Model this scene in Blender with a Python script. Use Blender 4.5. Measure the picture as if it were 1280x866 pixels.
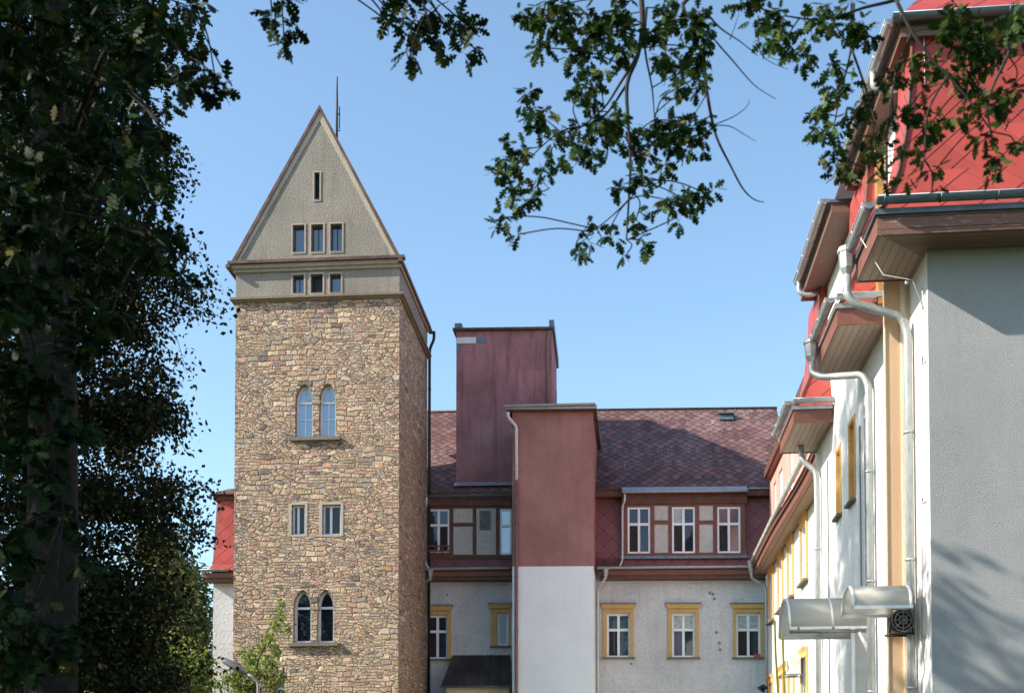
import bpy, math, random
import numpy as np
from mathutils import Vector
from mathutils.geometry import tessellate_polygon
random.seed(7); rng = np.random.default_rng(7)
for o in list(bpy.data.objects): bpy.data.objects.remove(o)
SC = bpy.context.scene; COL = SC.collection
R = math.radians

# ---------------- camera ----------------
FPX, PPY, PITCH, CAMH = 1500.0, 932.6, R(2), 1.6
cd = bpy.data.cameras.new('camera'); cam = bpy.data.objects.new('camera', cd); COL.objects.link(cam)
cd.sensor_width = 36; cd.lens = FPX/1280*36; cd.shift_y = (PPY-433)/1280
cd.clip_start = .1; cd.clip_end = 3000
cam.location = (0, 0, CAMH); cam.rotation_euler = (R(90)+PITCH, 0, 0)
cd.dof.use_dof = True; cd.dof.focus_distance = 34; cd.dof.aperture_fstop = 2.5
SC.camera = cam

# ---------------- light ----------------
SUN = Vector((-1.55, -.34, 1.0)).normalized()          # towards the sun
el = math.asin(SUN.z); az = math.atan2(SUN.x, SUN.y)
wd = bpy.data.worlds.new('World'); SC.world = wd; wd.use_nodes = True
nt = wd.node_tree; bg = nt.nodes['Background']
sky = nt.nodes.new('ShaderNodeTexSky'); sky.sky_type = 'NISHITA'; sky.sun_disc = False
sky.sun_elevation = el; sky.sun_rotation = az; sky.air_density = 1.0; sky.dust_density = .8; sky.ozone_density = .6
tn = nt.nodes.new('ShaderNodeMix'); tn.data_type = 'RGBA'; tn.blend_type = 'MULTIPLY'; tn.inputs[0].default_value = 1; tn.inputs[7].default_value = (.90, 1.01, 1.02, 1)
nt.links.new(sky.outputs[0], tn.inputs[6]); nt.links.new(tn.outputs[2], bg.inputs[0]); bg.inputs[1].default_value = .148
sl = bpy.data.lights.new('sun', 'SUN'); sl.energy = 5.0; sl.angle = R(.5); sl.color = (1, .92, .80)
so = bpy.data.objects.new('sun', sl); COL.objects.link(so); so.rotation_euler = SUN.to_track_quat('Z', 'Y').to_euler(); so.location = (-30, -5, 40)
SC.view_settings.view_transform = 'Standard'; SC.view_settings.look = 'None'; SC.view_settings.gamma = 1
SC.view_settings.exposure = .95; SC.view_settings.use_curve_mapping = False

# ---------------- frames ----------------
CAM = np.array([0, 0, CAMH])
def ray(px, py):
    a = (px-640)/FPX; b = -(py-PPY)/FPX
    return np.array([a, math.cos(PITCH)-b*math.sin(PITCH), math.sin(PITCH)+b*math.cos(PITCH)])
def at(px, py, y):                                       # the world point seen at a pixel of the photo, y metres away
    d = ray(px, py); return CAM + d*(y/d[1])
class Frame:
    def __init__(s, O, tu, tv=None, swap=False):
        tv = tu if tv is None else tv
        a = np.array([math.cos(R(tu)), -math.sin(R(tu))]); b = np.array([math.sin(R(tv)), math.cos(R(tv))])
        s.O = np.array(O, float); s.ud, s.vd = (b, a) if swap else (a, b)
    def p(s, u, v, w):
        q = s.O+u*s.ud+v*s.vd; return (q[0], q[1], w)
    def hit(s, px, py, v):
        d = ray(px, py); A = np.array([[d[0], -s.ud[0]], [d[1], -s.ud[1]]]); r = s.O+v*s.vd-CAM[:2]
        t, u = np.linalg.solve(A, r); return u, CAM[2]+t*d[2]
    def rect(s, x0, y0, x1, y1, v):
        u0, w1 = s.hit(x0, (y0+y1)/2, v)[0], s.hit((x0+x1)/2, y0, v)[1]
        u1, w0 = s.hit(x1, (y0+y1)/2, v)[0], s.hit((x0+x1)/2, y1, v)[1]
        return min(u0, u1), max(u0, u1), w0, w1
FT = Frame((-9.1, 39), 4.65, 5.3)                        # stone tower
FR = Frame(((850-640)/FPX*44, 44), 2, 6)                 # long rear building
FS = Frame((0, 0), 5.7)                                  # right wing, faces towards the camera
FW = Frame((0, 0), 5.7, swap=True)                       # right wing, long side (u = distance, v = sideways)

# ---------------- materials ----------------
def newmat(name):
    m = bpy.data.materials.new(name); m.use_nodes = True; nt = m.node_tree
    b = nt.nodes['Principled BSDF']; b.inputs['Specular IOR Level'].default_value = .3
    return m, nt, b
def N(nt, t, **k):
    n = nt.nodes.new('ShaderNode'+t)
    for a, v in k.items():
        if a.startswith('i_'): n.inputs[int(a[2:]) if a[2:].isdigit() else a[2:].replace('_', ' ')].default_value = v
        else: setattr(n, a, v)
    return n
def L(nt, a, b): nt.links.new(a, b)
def math_(nt, op, a, b=None):
    n = N(nt, 'Math', operation=op)
    for i, x in enumerate((a, b)):
        if x is None: continue
        if isinstance(x, (int, float)): n.inputs[i].default_value = x
        else: L(nt, x, n.inputs[i])
    return n.outputs[0]
def mixc(nt, fac, a, b, mode='MIX'):
    n = N(nt, 'Mix', data_type='RGBA', blend_type=mode)
    for i, x in ((0, fac), (6, a), (7, b)):
        if isinstance(x, (int, float)): n.inputs[i].default_value = x
        elif isinstance(x, tuple): n.inputs[i].default_value = x if len(x) == 4 else (*x, 1)
        else: L(nt, x, n.inputs[i])
    return n.outputs[2]
def uvn(nt, sx=1, sy=1, rot=0):
    u = N(nt, 'UVMap'); mp = N(nt, 'Mapping'); mp.inputs['Scale'].default_value = (sx, sy, 1); mp.inputs['Rotation'].default_value = (0, 0, rot)
    L(nt, u.outputs[0], mp.inputs[0]); return mp.outputs[0]
def noise(nt, vec, scale, detail=4, rough=.55):
    n = N(nt, 'TexNoise'); n.inputs['Scale'].default_value = scale; n.inputs['Detail'].default_value = detail; n.inputs['Roughness'].default_value = rough
    L(nt, vec, n.inputs['Vector']); return n
def ramp(nt, fac, stops, interp='LINEAR'):
    r = N(nt, 'ValToRGB'); r.color_ramp.interpolation = interp; e = r.color_ramp.elements
    while len(e) < len(stops): e.new(.5)
    for x, (p, c) in zip(e, stops): x.position = p; x.color = (*c, 1) if isinstance(c, tuple) else (c, c, c, 1)
    L(nt, fac, r.inputs[0]); return r.outputs[0]
def bump(nt, b, h, strength, dist=.02, prev=None):
    n = N(nt, 'Bump'); n.inputs['Strength'].default_value = strength; n.inputs['Distance'].default_value = dist
    L(nt, h, n.inputs['Height'])
    if prev is not None: L(nt, prev, n.inputs['Normal'])
    L(nt, n.outputs[0], b.inputs['Normal']); return n.outputs[0]
def plain(name, col, rough=.6, metal=0, var=.12, scale=3, bmp=0, bs=60, spec=.3, streak=0):
    m, nt, b = newmat(name); uv = uvn(nt)
    n = noise(nt, uv, scale, 6); d = tuple(c*(1-var*2) for c in col); l = tuple(min(1, c*(1+var)) for c in col)
    c = ramp(nt, n.outputs[0], [(.3, d), (.7, l)])
    if streak:
        s = noise(nt, uvn(nt, 2.2, .12), 3, 5); f = ramp(nt, s.outputs[0], [(.48, 0.0), (.72, streak)])
        c = mixc(nt, f, c, tuple(x*.35 for x in col))
    L(nt, c, b.inputs['Base Color']); b.inputs['Roughness'].default_value = rough; b.inputs['Metallic'].default_value = metal
    b.inputs['Specular IOR Level'].default_value = spec
    if bmp: bump(nt, b, noise(nt, uv, bs, 3).outputs[0], bmp, .012)
    return m
def plaster(name, col, grain=22, strength=.6, stain=.25, var=.1, dark=None, dist=.02, patch=None):
    m, nt, b = newmat(name); uv = uvn(nt)
    n1 = noise(nt, uv, .55, 7, .6); n2 = noise(nt, uv, grain, 3, .6); n3 = noise(nt, uvn(nt, 1.6, .16), 2.4, 6, .65)
    c = ramp(nt, n1.outputs[0], [(.3, tuple(x*(1-var*1.6) for x in col)), (.68, tuple(min(1, x*(1+var*.6)) for x in col))])
    dk = dark or tuple(x*.45 for x in col)
    c = mixc(nt, ramp(nt, n3.outputs[0], [(.5, 0.0), (.78, stain)]), c, dk)
    c = mixc(nt, ramp(nt, n2.outputs[0], [(.3, .35), (.55, 0.0)]), c, dk)
    if patch:
        n4 = noise(nt, uv, .9, 8, .7); c = mixc(nt, ramp(nt, n4.outputs[0], [(.62, 0.0), (.66, .55)]), c, patch)
    L(nt, c, b.inputs['Base Color']); b.inputs['Roughness'].default_value = .93; b.inputs['Specular IOR Level'].default_value = .15
    bump(nt, b, n2.outputs[0], strength, dist); return m
def rubble(name):
    m, nt, b = newmat(name)
    uv = uvn(nt)
    wob = noise(nt, uv, 1.7, 3); sub = N(nt, 'VectorMath', operation='SUBTRACT'); L(nt, wob.outputs[1], sub.inputs[0]); sub.inputs[1].default_value = (.5, .5, .5)
    sc = N(nt, 'VectorMath', operation='SCALE'); L(nt, sub.outputs[0], sc.inputs[0]); sc.inputs['Scale'].default_value = .22
    wob2 = noise(nt, uv, 11, 3); sub2 = N(nt, 'VectorMath', operation='SUBTRACT'); L(nt, wob2.outputs[1], sub2.inputs[0]); sub2.inputs[1].default_value = (.5, .5, .5)
    sc2 = N(nt, 'VectorMath', operation='SCALE'); L(nt, sub2.outputs[0], sc2.inputs[0]); sc2.inputs['Scale'].default_value = .055
    ad = N(nt, 'VectorMath', operation='ADD'); L(nt, uv, ad.inputs[0]); L(nt, sc.outputs[0], ad.inputs[1])
    ad2 = N(nt, 'VectorMath', operation='ADD'); L(nt, ad.outputs[0], ad2.inputs[0]); L(nt, sc2.outputs[0], ad2.inputs[1])
    def vor(sx, sy, rnd):
        mp = N(nt, 'Mapping'); mp.inputs['Scale'].default_value = (sx, sy, 1); L(nt, ad2.outputs[0], mp.inputs[0])
        a = N(nt, 'TexVoronoi', voronoi_dimensions='2D', feature='F1'); a.inputs['Scale'].default_value = 1; a.inputs['Randomness'].default_value = rnd
        e = N(nt, 'TexVoronoi', voronoi_dimensions='2D', feature='DISTANCE_TO_EDGE'); e.inputs['Scale'].default_value = 1; e.inputs['Randomness'].default_value = rnd
        L(nt, mp.outputs[0], a.inputs[0]); L(nt, mp.outputs[0], e.inputs[0]); return a.outputs['Color'], e.outputs['Distance']
    def courses(h, w, seed):
        q = N(nt, 'SeparateXYZ'); L(nt, ad2.outputs[0], q.inputs[0])
        y = math_(nt, 'ADD', math_(nt, 'DIVIDE', q.outputs[1], h), seed); row = math_(nt, 'FLOOR', y); fy = math_(nt, 'FRACT', y)
        wn = N(nt, 'TexWhiteNoise', noise_dimensions='1D'); L(nt, row, wn.inputs['W'])
        ww = math_(nt, 'ADD', math_(nt, 'MULTIPLY', wn.outputs[0], .9*w), .6*w)
        x = math_(nt, 'ADD', math_(nt, 'DIVIDE', q.outputs[0], ww), math_(nt, 'MULTIPLY', wn.outputs[0], 37.0))
        # uneven lengths: the joint positions wander with a noise along each course
        cv = N(nt, 'CombineXYZ'); L(nt, x, cv.inputs[0]); L(nt, math_(nt, 'MULTIPLY', row, 7.31), cv.inputs[1]); x = math_(nt, 'ADD', x, math_(nt, 'MULTIPLY', noise(nt, cv.outputs[0], .7, 1).outputs[0], 1.7))
        col = math_(nt, 'FLOOR', x); fx = math_(nt, 'FRACT', x)
        cb = N(nt, 'CombineXYZ'); L(nt, row, cb.inputs[0]); L(nt, col, cb.inputs[1]); cb.inputs[2].default_value = seed
        wc = N(nt, 'TexWhiteNoise', noise_dimensions='3D'); L(nt, cb.outputs[0], wc.inputs[0])
        ex = math_(nt, 'MULTIPLY', math_(nt, 'MINIMUM', fx, math_(nt, 'SUBTRACT', 1.0, fx)), w*1.6/h*.55); ey = math_(nt, 'MINIMUM', fy, math_(nt, 'SUBTRACT', 1.0, fy))
        return wc.outputs[1], math_(nt, 'MULTIPLY', math_(nt, 'MINIMUM', ex, ey), .85)
    def pick(f, a, b):
        e = N(nt, 'Mix', data_type='FLOAT'); L(nt, f, e.inputs[0]); L(nt, a[1], e.inputs[2]); L(nt, b[1], e.inputs[3]); return mixc(nt, f, a[0], b[0]), e.outputs[0]
    big_ = courses(.17, .36, 3.3); small_ = courses(.095, .24, 8.7); rub = vor(3.3, 6.6, 1.0); rub2 = vor(6.2, 12.5, .95)
    cc, ee = pick(ramp(nt, noise(nt, uv, 1.1, 2).outputs[0], [(.49, 0.0), (.5, 1.0)]), big_, small_)
    c3, e3 = pick(ramp(nt, noise(nt, uvn(nt, 1.3, 1.3, .4), 1.0, 2).outputs[0], [(.47, 0.0), (.48, 1.0)]), rub, rub2)
    cc, ee = pick(ramp(nt, noise(nt, uvn(nt, .8, 1.2, .2), .75, 3).outputs[0], [(.50, 0.0), (.51, 1.0)]), (cc, ee), (c3, e3))
    sp = N(nt, 'SeparateColor'); L(nt, cc, sp.inputs[0])
    pal = [(.0, (.44, .33, .22)), (.12, (.51, .40, .27)), (.22, (.40, .27, .20)), (.32, (.56, .45, .33)), (.42, (.30, .26, .225)), (.50, (.47, .31, .25)),
           (.58, (.54, .43, .31)), (.67, (.15, .135, .13)), (.73, (.47, .36, .22)), (.83, (.37, .33, .29)), (.90, (.60, .50, .40)), (.95, (.54, .31, .17)), (.97, (.46, .27, .23))]
    c = ramp(nt, sp.outputs[0], pal, 'CONSTANT')
    hsv = N(nt, 'HueSaturation'); L(nt, c, hsv.inputs['Color']); L(nt, math_(nt, 'ADD', math_(nt, 'MULTIPLY', sp.outputs[1], .45), .8), hsv.inputs['Value']); hsv.inputs['Saturation'].default_value = .95
    fine = noise(nt, uv, 26, 6, .7); c = mixc(nt, .8, hsv.outputs[0], ramp(nt, fine.outputs[0], [(.25, .62), (.7, 1.15)]), 'MULTIPLY')
    big = noise(nt, uv, .28, 4); c = mixc(nt, .75, c, ramp(nt, big.outputs[0], [(.38, (.96, .84, .80)), (.6, (1.08, 1.02, .94))]), 'MULTIPLY'); c = mixc(nt, .18, c, (.40, .33, .27))
    mort = ramp(nt, ee, [(.02, 1.0), (.09, 0.0)])
    jn = ramp(nt, noise(nt, uv, 3.1, 5, .7).outputs[0], [(.47, 1.0), (.56, 0.0)]); c = mixc(nt, math_(nt, 'MULTIPLY', math_(nt, 'MULTIPLY', ramp(nt, ee, [(.03, 1.0), (.10, 0.0)]), jn), .42), c, (.15, .12, .095))  # dark joints in places: the shade between stones is put into the colour
    c = mixc(nt, math_(nt, 'MULTIPLY', math_(nt, 'MULTIPLY', mort, math_(nt, 'SUBTRACT', 1.0, jn)), ramp(nt, noise(nt, uv, 2.2, 4).outputs[0], [(.35, .15), (.65, .75)])), c, (.43, .37, .29))
    L(nt, c, b.inputs['Base Color']); b.inputs['Roughness'].default_value = .92; b.inputs['Specular IOR Level'].default_value = .15
    h = math_(nt, 'ADD', ramp(nt, ee, [(0, 0.0), (.16, 1.0)]), math_(nt, 'MULTIPLY', sp.outputs[2], .7))
    h = math_(nt, 'ADD', h, math_(nt, 'MULTIPLY', noise(nt, uv, 9, 6, .7).outputs[0], 1.3))
    bump(nt, b, h, 1.0, .06); return m
def rhomb(name, col, a, bb, gap=.05, var=.2, lichen=0, bstr=.6, gapcol=.25, patchc=None, rough=.7, one=False, spec=.3):
    """roof of diamond shaped plates: cells a wide and bb high"""
    m, nt, b = newmat(name); uv = uvn(nt); s = N(nt, 'SeparateXYZ'); L(nt, uv, s.inputs[0])
    x = math_(nt, 'DIVIDE', s.outputs[0], a); y = math_(nt, 'DIVIDE', s.outputs[1], bb)
    p, q = math_(nt, 'ADD', x, y), math_(nt, 'SUBTRACT', y, x)
    fp, fq = math_(nt, 'FRACT', p), math_(nt, 'FRACT', q)
    cb = N(nt, 'CombineXYZ'); L(nt, math_(nt, 'FLOOR', p), cb.inputs[0]); L(nt, math_(nt, 'FLOOR', q), cb.inputs[1])
    wn = N(nt, 'TexWhiteNoise', noise_dimensions='3D'); L(nt, cb.outputs[0], wn.inputs[0])
    c = ramp(nt, wn.outputs[0], [(0, tuple(k*(1-var) for k in col)), (1, tuple(min(1, k*(1+var)) for k in col))])
    big = noise(nt, uv, .5, 5); c = mixc(nt, .5, c, ramp(nt, big.outputs[0], [(.3, .7), (.7, 1.2)]), 'MULTIPLY')
    if patchc: c = mixc(nt, ramp(nt, wn.outputs[1], [(.93, 0.0), (.95, .8)], 'CONSTANT'), c, patchc)
    if lichen:
        ln = noise(nt, uvn(nt, 1, 2.2), 9, 5, .8); big2 = noise(nt, uv, .45, 3); f = ramp(nt, math_(nt, 'ADD', ln.outputs[0], math_(nt, 'MULTIPLY', big2.outputs[0], .35)), [(.75, 0.0), (.83, lichen)])
        edge = ramp(nt, math_(nt, 'MINIMUM', fp, fq), [(.25, 1.0), (.5, .25)])
        c = mixc(nt, math_(nt, 'MULTIPLY', f, edge), c, (.62, .58, .55))
    g = math_(nt, 'MINIMUM', math_(nt, 'MULTIPLY', fp, 4.0), fq) if one else math_(nt, 'MINIMUM', fp, fq)  # one slant's gaps kept broader: shadow of overlapping plates put into the colour
    gm = ramp(nt, g, [(gap*.6, 1.0), (gap, 0.0)])
    c = mixc(nt, gm, c, tuple(k*gapcol for k in col))
    L(nt, c, b.inputs['Base Color']); b.inputs['Roughness'].default_value = rough; b.inputs['Specular IOR Level'].default_value = spec
    h = math_(nt, 'ADD', math_(nt, 'MULTIPLY', math_(nt, 'ADD', fp, fq), -.5), math_(nt, 'MULTIPLY', noise(nt, uv, 14, 4).outputs[0], .25))
    bump(nt, b, h, bstr, .03); return m
def planks(name, c1, c2, w=.11, along=0, rough=.65, peel=None):
    m, nt, b = newmat(name); uv = uvn(nt); s = N(nt, 'SeparateXYZ'); L(nt, uv, s.inputs[0])
    x = math_(nt, 'DIVIDE', s.outputs[1-along], w); f = math_(nt, 'FRACT', x)
    wn = N(nt, 'TexWhiteNoise', noise_dimensions='1D'); L(nt, math_(nt, 'FLOOR', x), wn.inputs['W'])
    g = noise(nt, uvn(nt, *((1.2, 28) if along == 0 else (28, 1.2))), 2.5, 6, .7)
    c = ramp(nt, math_(nt, 'ADD', math_(nt, 'MULTIPLY', wn.outputs[0], .5), math_(nt, 'MULTIPLY', g.outputs[0], .6)), [(.2, c1), (.85, c2)])
    if peel:
        pn = noise(nt, uvn(nt, *((1.5, 9) if along == 0 else (9, 1.5))), 3, 8, .75); c = mixc(nt, ramp(nt, pn.outputs[0], [(.54, 0.0), (.64, .7)]), c, peel)
    gm = ramp(nt, f, [(.04, 1.0), (.09, 0.0)]); c = mixc(nt, gm, c, tuple(k*.25 for k in c1))
    L(nt, c, b.inputs['Base Color']); b.inputs['Roughness'].default_value = rough
    bump(nt, b, math_(nt, 'SUBTRACT', g.outputs[0], math_(nt, 'MULTIPLY', gm, 2)), .4, .008); return m
def glass(name, tint=(.02, .028, .04), refl=.3, rough=.02, wave=.0):
    m, nt, b = newmat(name); nt.nodes.remove(b); out = nt.nodes['Material Output']
    d = N(nt, 'BsdfDiffuse'); d.inputs[0].default_value = (*tint, 1); g = N(nt, 'BsdfGlossy'); g.inputs['Roughness'].default_value = rough; g.inputs[0].default_value = (.9, .95, 1, 1)
    uv = uvn(nt); bp = N(nt, 'Bump'); bp.inputs['Strength'].default_value = .12; bp.inputs['Distance'].default_value = .03; L(nt, noise(nt, uv, 1.6, 2).outputs[0], bp.inputs['Height']); L(nt, bp.outputs[0], g.inputs['Normal'])
    fr = N(nt, 'Fresnel'); fr.inputs[0].default_value = 1.5; mx = N(nt, 'MixShader')
    L(nt, math_(nt, 'MAXIMUM', fr.outputs[0], refl), mx.inputs[0]); L(nt, d.outputs[0], mx.inputs[1]); L(nt, g.outputs[0], mx.inputs[2]); L(nt, mx.outputs[0], out.inputs[0]); return m
def leafmat(name, stops, trans=.25, rough=.6, spec=.2):
    m, nt, b = newmat(name); g = N(nt, 'NewGeometry'); out = nt.nodes['Material Output']
    c = ramp(nt, g.outputs['Random Per Island'], stops)
    L(nt, c, b.inputs['Base Color']); b.inputs['Roughness'].default_value = rough; b.inputs['Specular IOR Level'].default_value = spec
    t = N(nt, 'BsdfTranslucent'); L(nt, mixc(nt, 1.0, c, (1.5, 1.6, .5), 'MULTIPLY'), t.inputs[0]); mx = N(nt, 'MixShader'); mx.inputs[0].default_value = trans
    L(nt, b.outputs[0], mx.inputs[1]); L(nt, t.outputs[0], mx.inputs[2]); L(nt, mx.outputs[0], out.inputs[0]); return m

def sheet(name, col):
    m, nt, b = newmat(name); out = nt.nodes['Material Output']; uv = uvn(nt)
    c = ramp(nt, noise(nt, uvn(nt, .6, .6), 2.5, 5).outputs[0], [(.3, tuple(x*.95 for x in col)), (.7, col)]); L(nt, c, b.inputs['Base Color']); b.inputs['Roughness'].default_value = .3
    t = N(nt, 'BsdfTranslucent'); L(nt, c, t.inputs[0]); mx = N(nt, 'MixShader'); mx.inputs[0].default_value = .6; L(nt, b.outputs[0], mx.inputs[1]); L(nt, t.outputs[0], mx.inputs[2])
    g = N(nt, 'BsdfTransparent'); m2 = N(nt, 'MixShader'); m2.inputs[0].default_value = .15; L(nt, mx.outputs[0], m2.inputs[1]); L(nt, g.outputs[0], m2.inputs[2]); L(nt, m2.outputs[0], out.inputs[0]); return m
M = dict(
 stone=rubble('rubble_stone'),
 gable=plaster('rough_grey_render', (.285, .26, .23), grain=26, strength=1.0, stain=.6, dist=.045, var=.12),
 band=plaster('smooth_band', (.43, .385, .32), grain=20, strength=.5, stain=.5, dist=.02),
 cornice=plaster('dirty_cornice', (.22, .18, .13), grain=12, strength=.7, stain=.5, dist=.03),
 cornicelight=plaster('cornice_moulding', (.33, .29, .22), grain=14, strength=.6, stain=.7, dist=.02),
 sill=plaster('sill_stone', (.20, .175, .145), grain=14, strength=.6, stain=.4),
 column=plaster('column_stone', (.30, .26, .215), grain=16, strength=.6, stain=.3),
 rust=plain('rusty_sheet', (.115, .068, .055), .6, 0, .3, 3, .2),
 wall_rear=plaster('grey_plaster', (.60, .60, .61), grain=10, strength=.7, stain=.35, var=.13, dist=.03, patch=(.44, .43, .43)),
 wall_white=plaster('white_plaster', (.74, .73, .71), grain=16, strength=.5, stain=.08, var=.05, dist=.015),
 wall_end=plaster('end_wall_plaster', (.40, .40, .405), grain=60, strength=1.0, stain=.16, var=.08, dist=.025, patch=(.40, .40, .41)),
 wall_tan=plaster('tan_plaster', (.62, .42, .27), grain=60, strength=.3, stain=.03, var=.06),
 cream=plaster('cream_plaster', (.78, .66, .50), grain=22, strength=.4, stain=.05, var=.05),
 red_wall=plaster('red_plaster', (.36, .185, .165), grain=18, strength=.8, stain=.5, var=.18, patch=(.30, .17, .16)),
 purple=plaster('faded_purple_plaster', (.42, .215, .225), grain=12, strength=.5, stain=.95, var=.26, dark=(.17, .075, .075)),
 lower_white=plaster('bluish_white_plaster', (.80, .83, .85), grain=26, strength=.4, stain=.1, var=.05),
 yellow=plaster('ochre_surround', (.60, .385, .15), grain=16, strength=.3, stain=.3, var=.1),
 yellow2=plaster('orange_surround', (.66, .38, .14), grain=16, strength=.3, stain=.08, var=.05),
 roof=rhomb('aged_diamond_roof', (.145, .078, .075), .40, .38, gap=.13, var=.4, lichen=.75, bstr=1, gapcol=.12, patchc=(.33, .10, .08)),
 mansard=rhomb('dull_red_mansard', (.22, .085, .085), .62, .62, gap=.045, var=.12, bstr=.4, gapcol=.3, rough=.5),
 red=rhomb('painted_red_mansard', (.345, .058, .046), .52, .50, gap=.06, var=.12, bstr=.5, gapcol=.12, rough=.45, one=True, spec=.3),
 brown=plain('brown_board', (.12, .055, .038), .55, 0, .2, 4, .2, 30),
 redbrown=plain('redbrown_fascia', (.18, .075, .055), .5, 0, .12, 4, .2, 30),
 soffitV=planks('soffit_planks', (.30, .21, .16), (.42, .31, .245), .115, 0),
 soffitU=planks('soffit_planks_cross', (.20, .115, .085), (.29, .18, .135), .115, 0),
 soffitR=planks('far_soffit', (.24, .14, .08), (.34, .21, .13), .3, 0),
 peeling=planks('peeling_fascia', (.13, .062, .045), (.2, .1, .075), .16, 0, peel=(.42, .33, .29)),
 darksoffit=plain('brown_soffit', (.17, .095, .075), .6, 0, .1, 2),
 zinc=plain('zinc', (.44, .46, .48), .42, .55, .14, 5, .1, 12, spec=.5),
 zincdark=plain('dark_zinc', (.16, .2, .23), .45, .5, .15, 5),
 zincpipe=plain('galvanised_pipe', (.40, .42, .42), .4, .35, .14, 4, .1, 10, spec=.5, streak=.35), pipewhite=plain('pale_pipe', (.62, .62, .60), .45, .1, .12, 4, streak=.2),
 pipebrown=plain('brown_pipe', (.25, .14, .12), .5, .1, .2, 4),
 frame=plain('white_window_frame', (.80, .82, .84), .4, 0, .05, 3),
 dark=plain('black_metal', (.02, .02, .022), .5, .2, .2, 5),
 grey=plain('grey_metal', (.26, .26, .26), .5, .5, .15, 5),
 panel=plaster('infill_panel', (.55, .53, .50), grain=9, strength=.8, stain=.2, dist=.04),
 glass=glass('window_glass', refl=.06), glass_dark=glass('dark_glass', (.012, .016, .022), .03), glass_sky=glass('sky_glass', (.03, .10, .19), .25), glass_dim=glass('gable_glass', (.035, .05, .065), .14, .15),  # sky_glass: blue sky reflection put into the pane colour
 curtain=plain('curtain', (.42, .48, .48), .9, 0, .2, 8), drape=plain('drape', (.04, .034, .034), .9, 0, .35, 9), violet=plain('violet_curtain', (.13, .13, .19), .9, 0, .15, 8),
 bark=plaster('bark', (.022, .018, .015), grain=9, strength=1, stain=.5, var=.3, dist=.05),
 twig=plain('twig', (.028, .023, .02), .8, 0, .25, 9),
 leaded=plain('leaded_roof', (.07, .06, .055), .5, .25, .3, 1.2, .3, 20, streak=.5),
 poly=sheet('polycarbonate', (.78, .76, .70)), alu=plain('white_aluminium', (.78, .78, .78), .35, .2, .04, 3),
 rope=plain('yellow_rope', (.62, .50, .08), .7, 0, .1, 9), plastic=plain('pale_plastic', (.68, .67, .63), .5, 0, .05, 4), redplastic=plain('red_plastic', (.6, .05, .06), .4, 0, .05, 4),
 wood=plain('ochre_wood', (.36, .18, .06), .6, 0, .2, 5, .2, 30),
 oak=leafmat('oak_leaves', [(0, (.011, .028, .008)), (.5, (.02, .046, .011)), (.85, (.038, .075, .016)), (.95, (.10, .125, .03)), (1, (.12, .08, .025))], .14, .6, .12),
 oakdark=leafmat('dark_oak_leaves', [(0, (.004, .011, .005)), (.6, (.008, .02, .007)), (.96, (.018, .04, .01)), (1, (.08, .075, .02))], .10, .6, .1),  # left oak's shade put into the leaf colour, darker than the other oak's
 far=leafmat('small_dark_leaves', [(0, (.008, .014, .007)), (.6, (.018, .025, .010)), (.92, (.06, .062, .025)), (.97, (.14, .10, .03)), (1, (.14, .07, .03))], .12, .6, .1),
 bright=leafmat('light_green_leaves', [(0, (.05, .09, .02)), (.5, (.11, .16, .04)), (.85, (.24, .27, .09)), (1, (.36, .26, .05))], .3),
 olive=leafmat('olive_leaves', [(0, (.06, .08, .03)), (.6, (.12, .13, .05)), (1, (.22, .19, .07))], .2),
)

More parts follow.
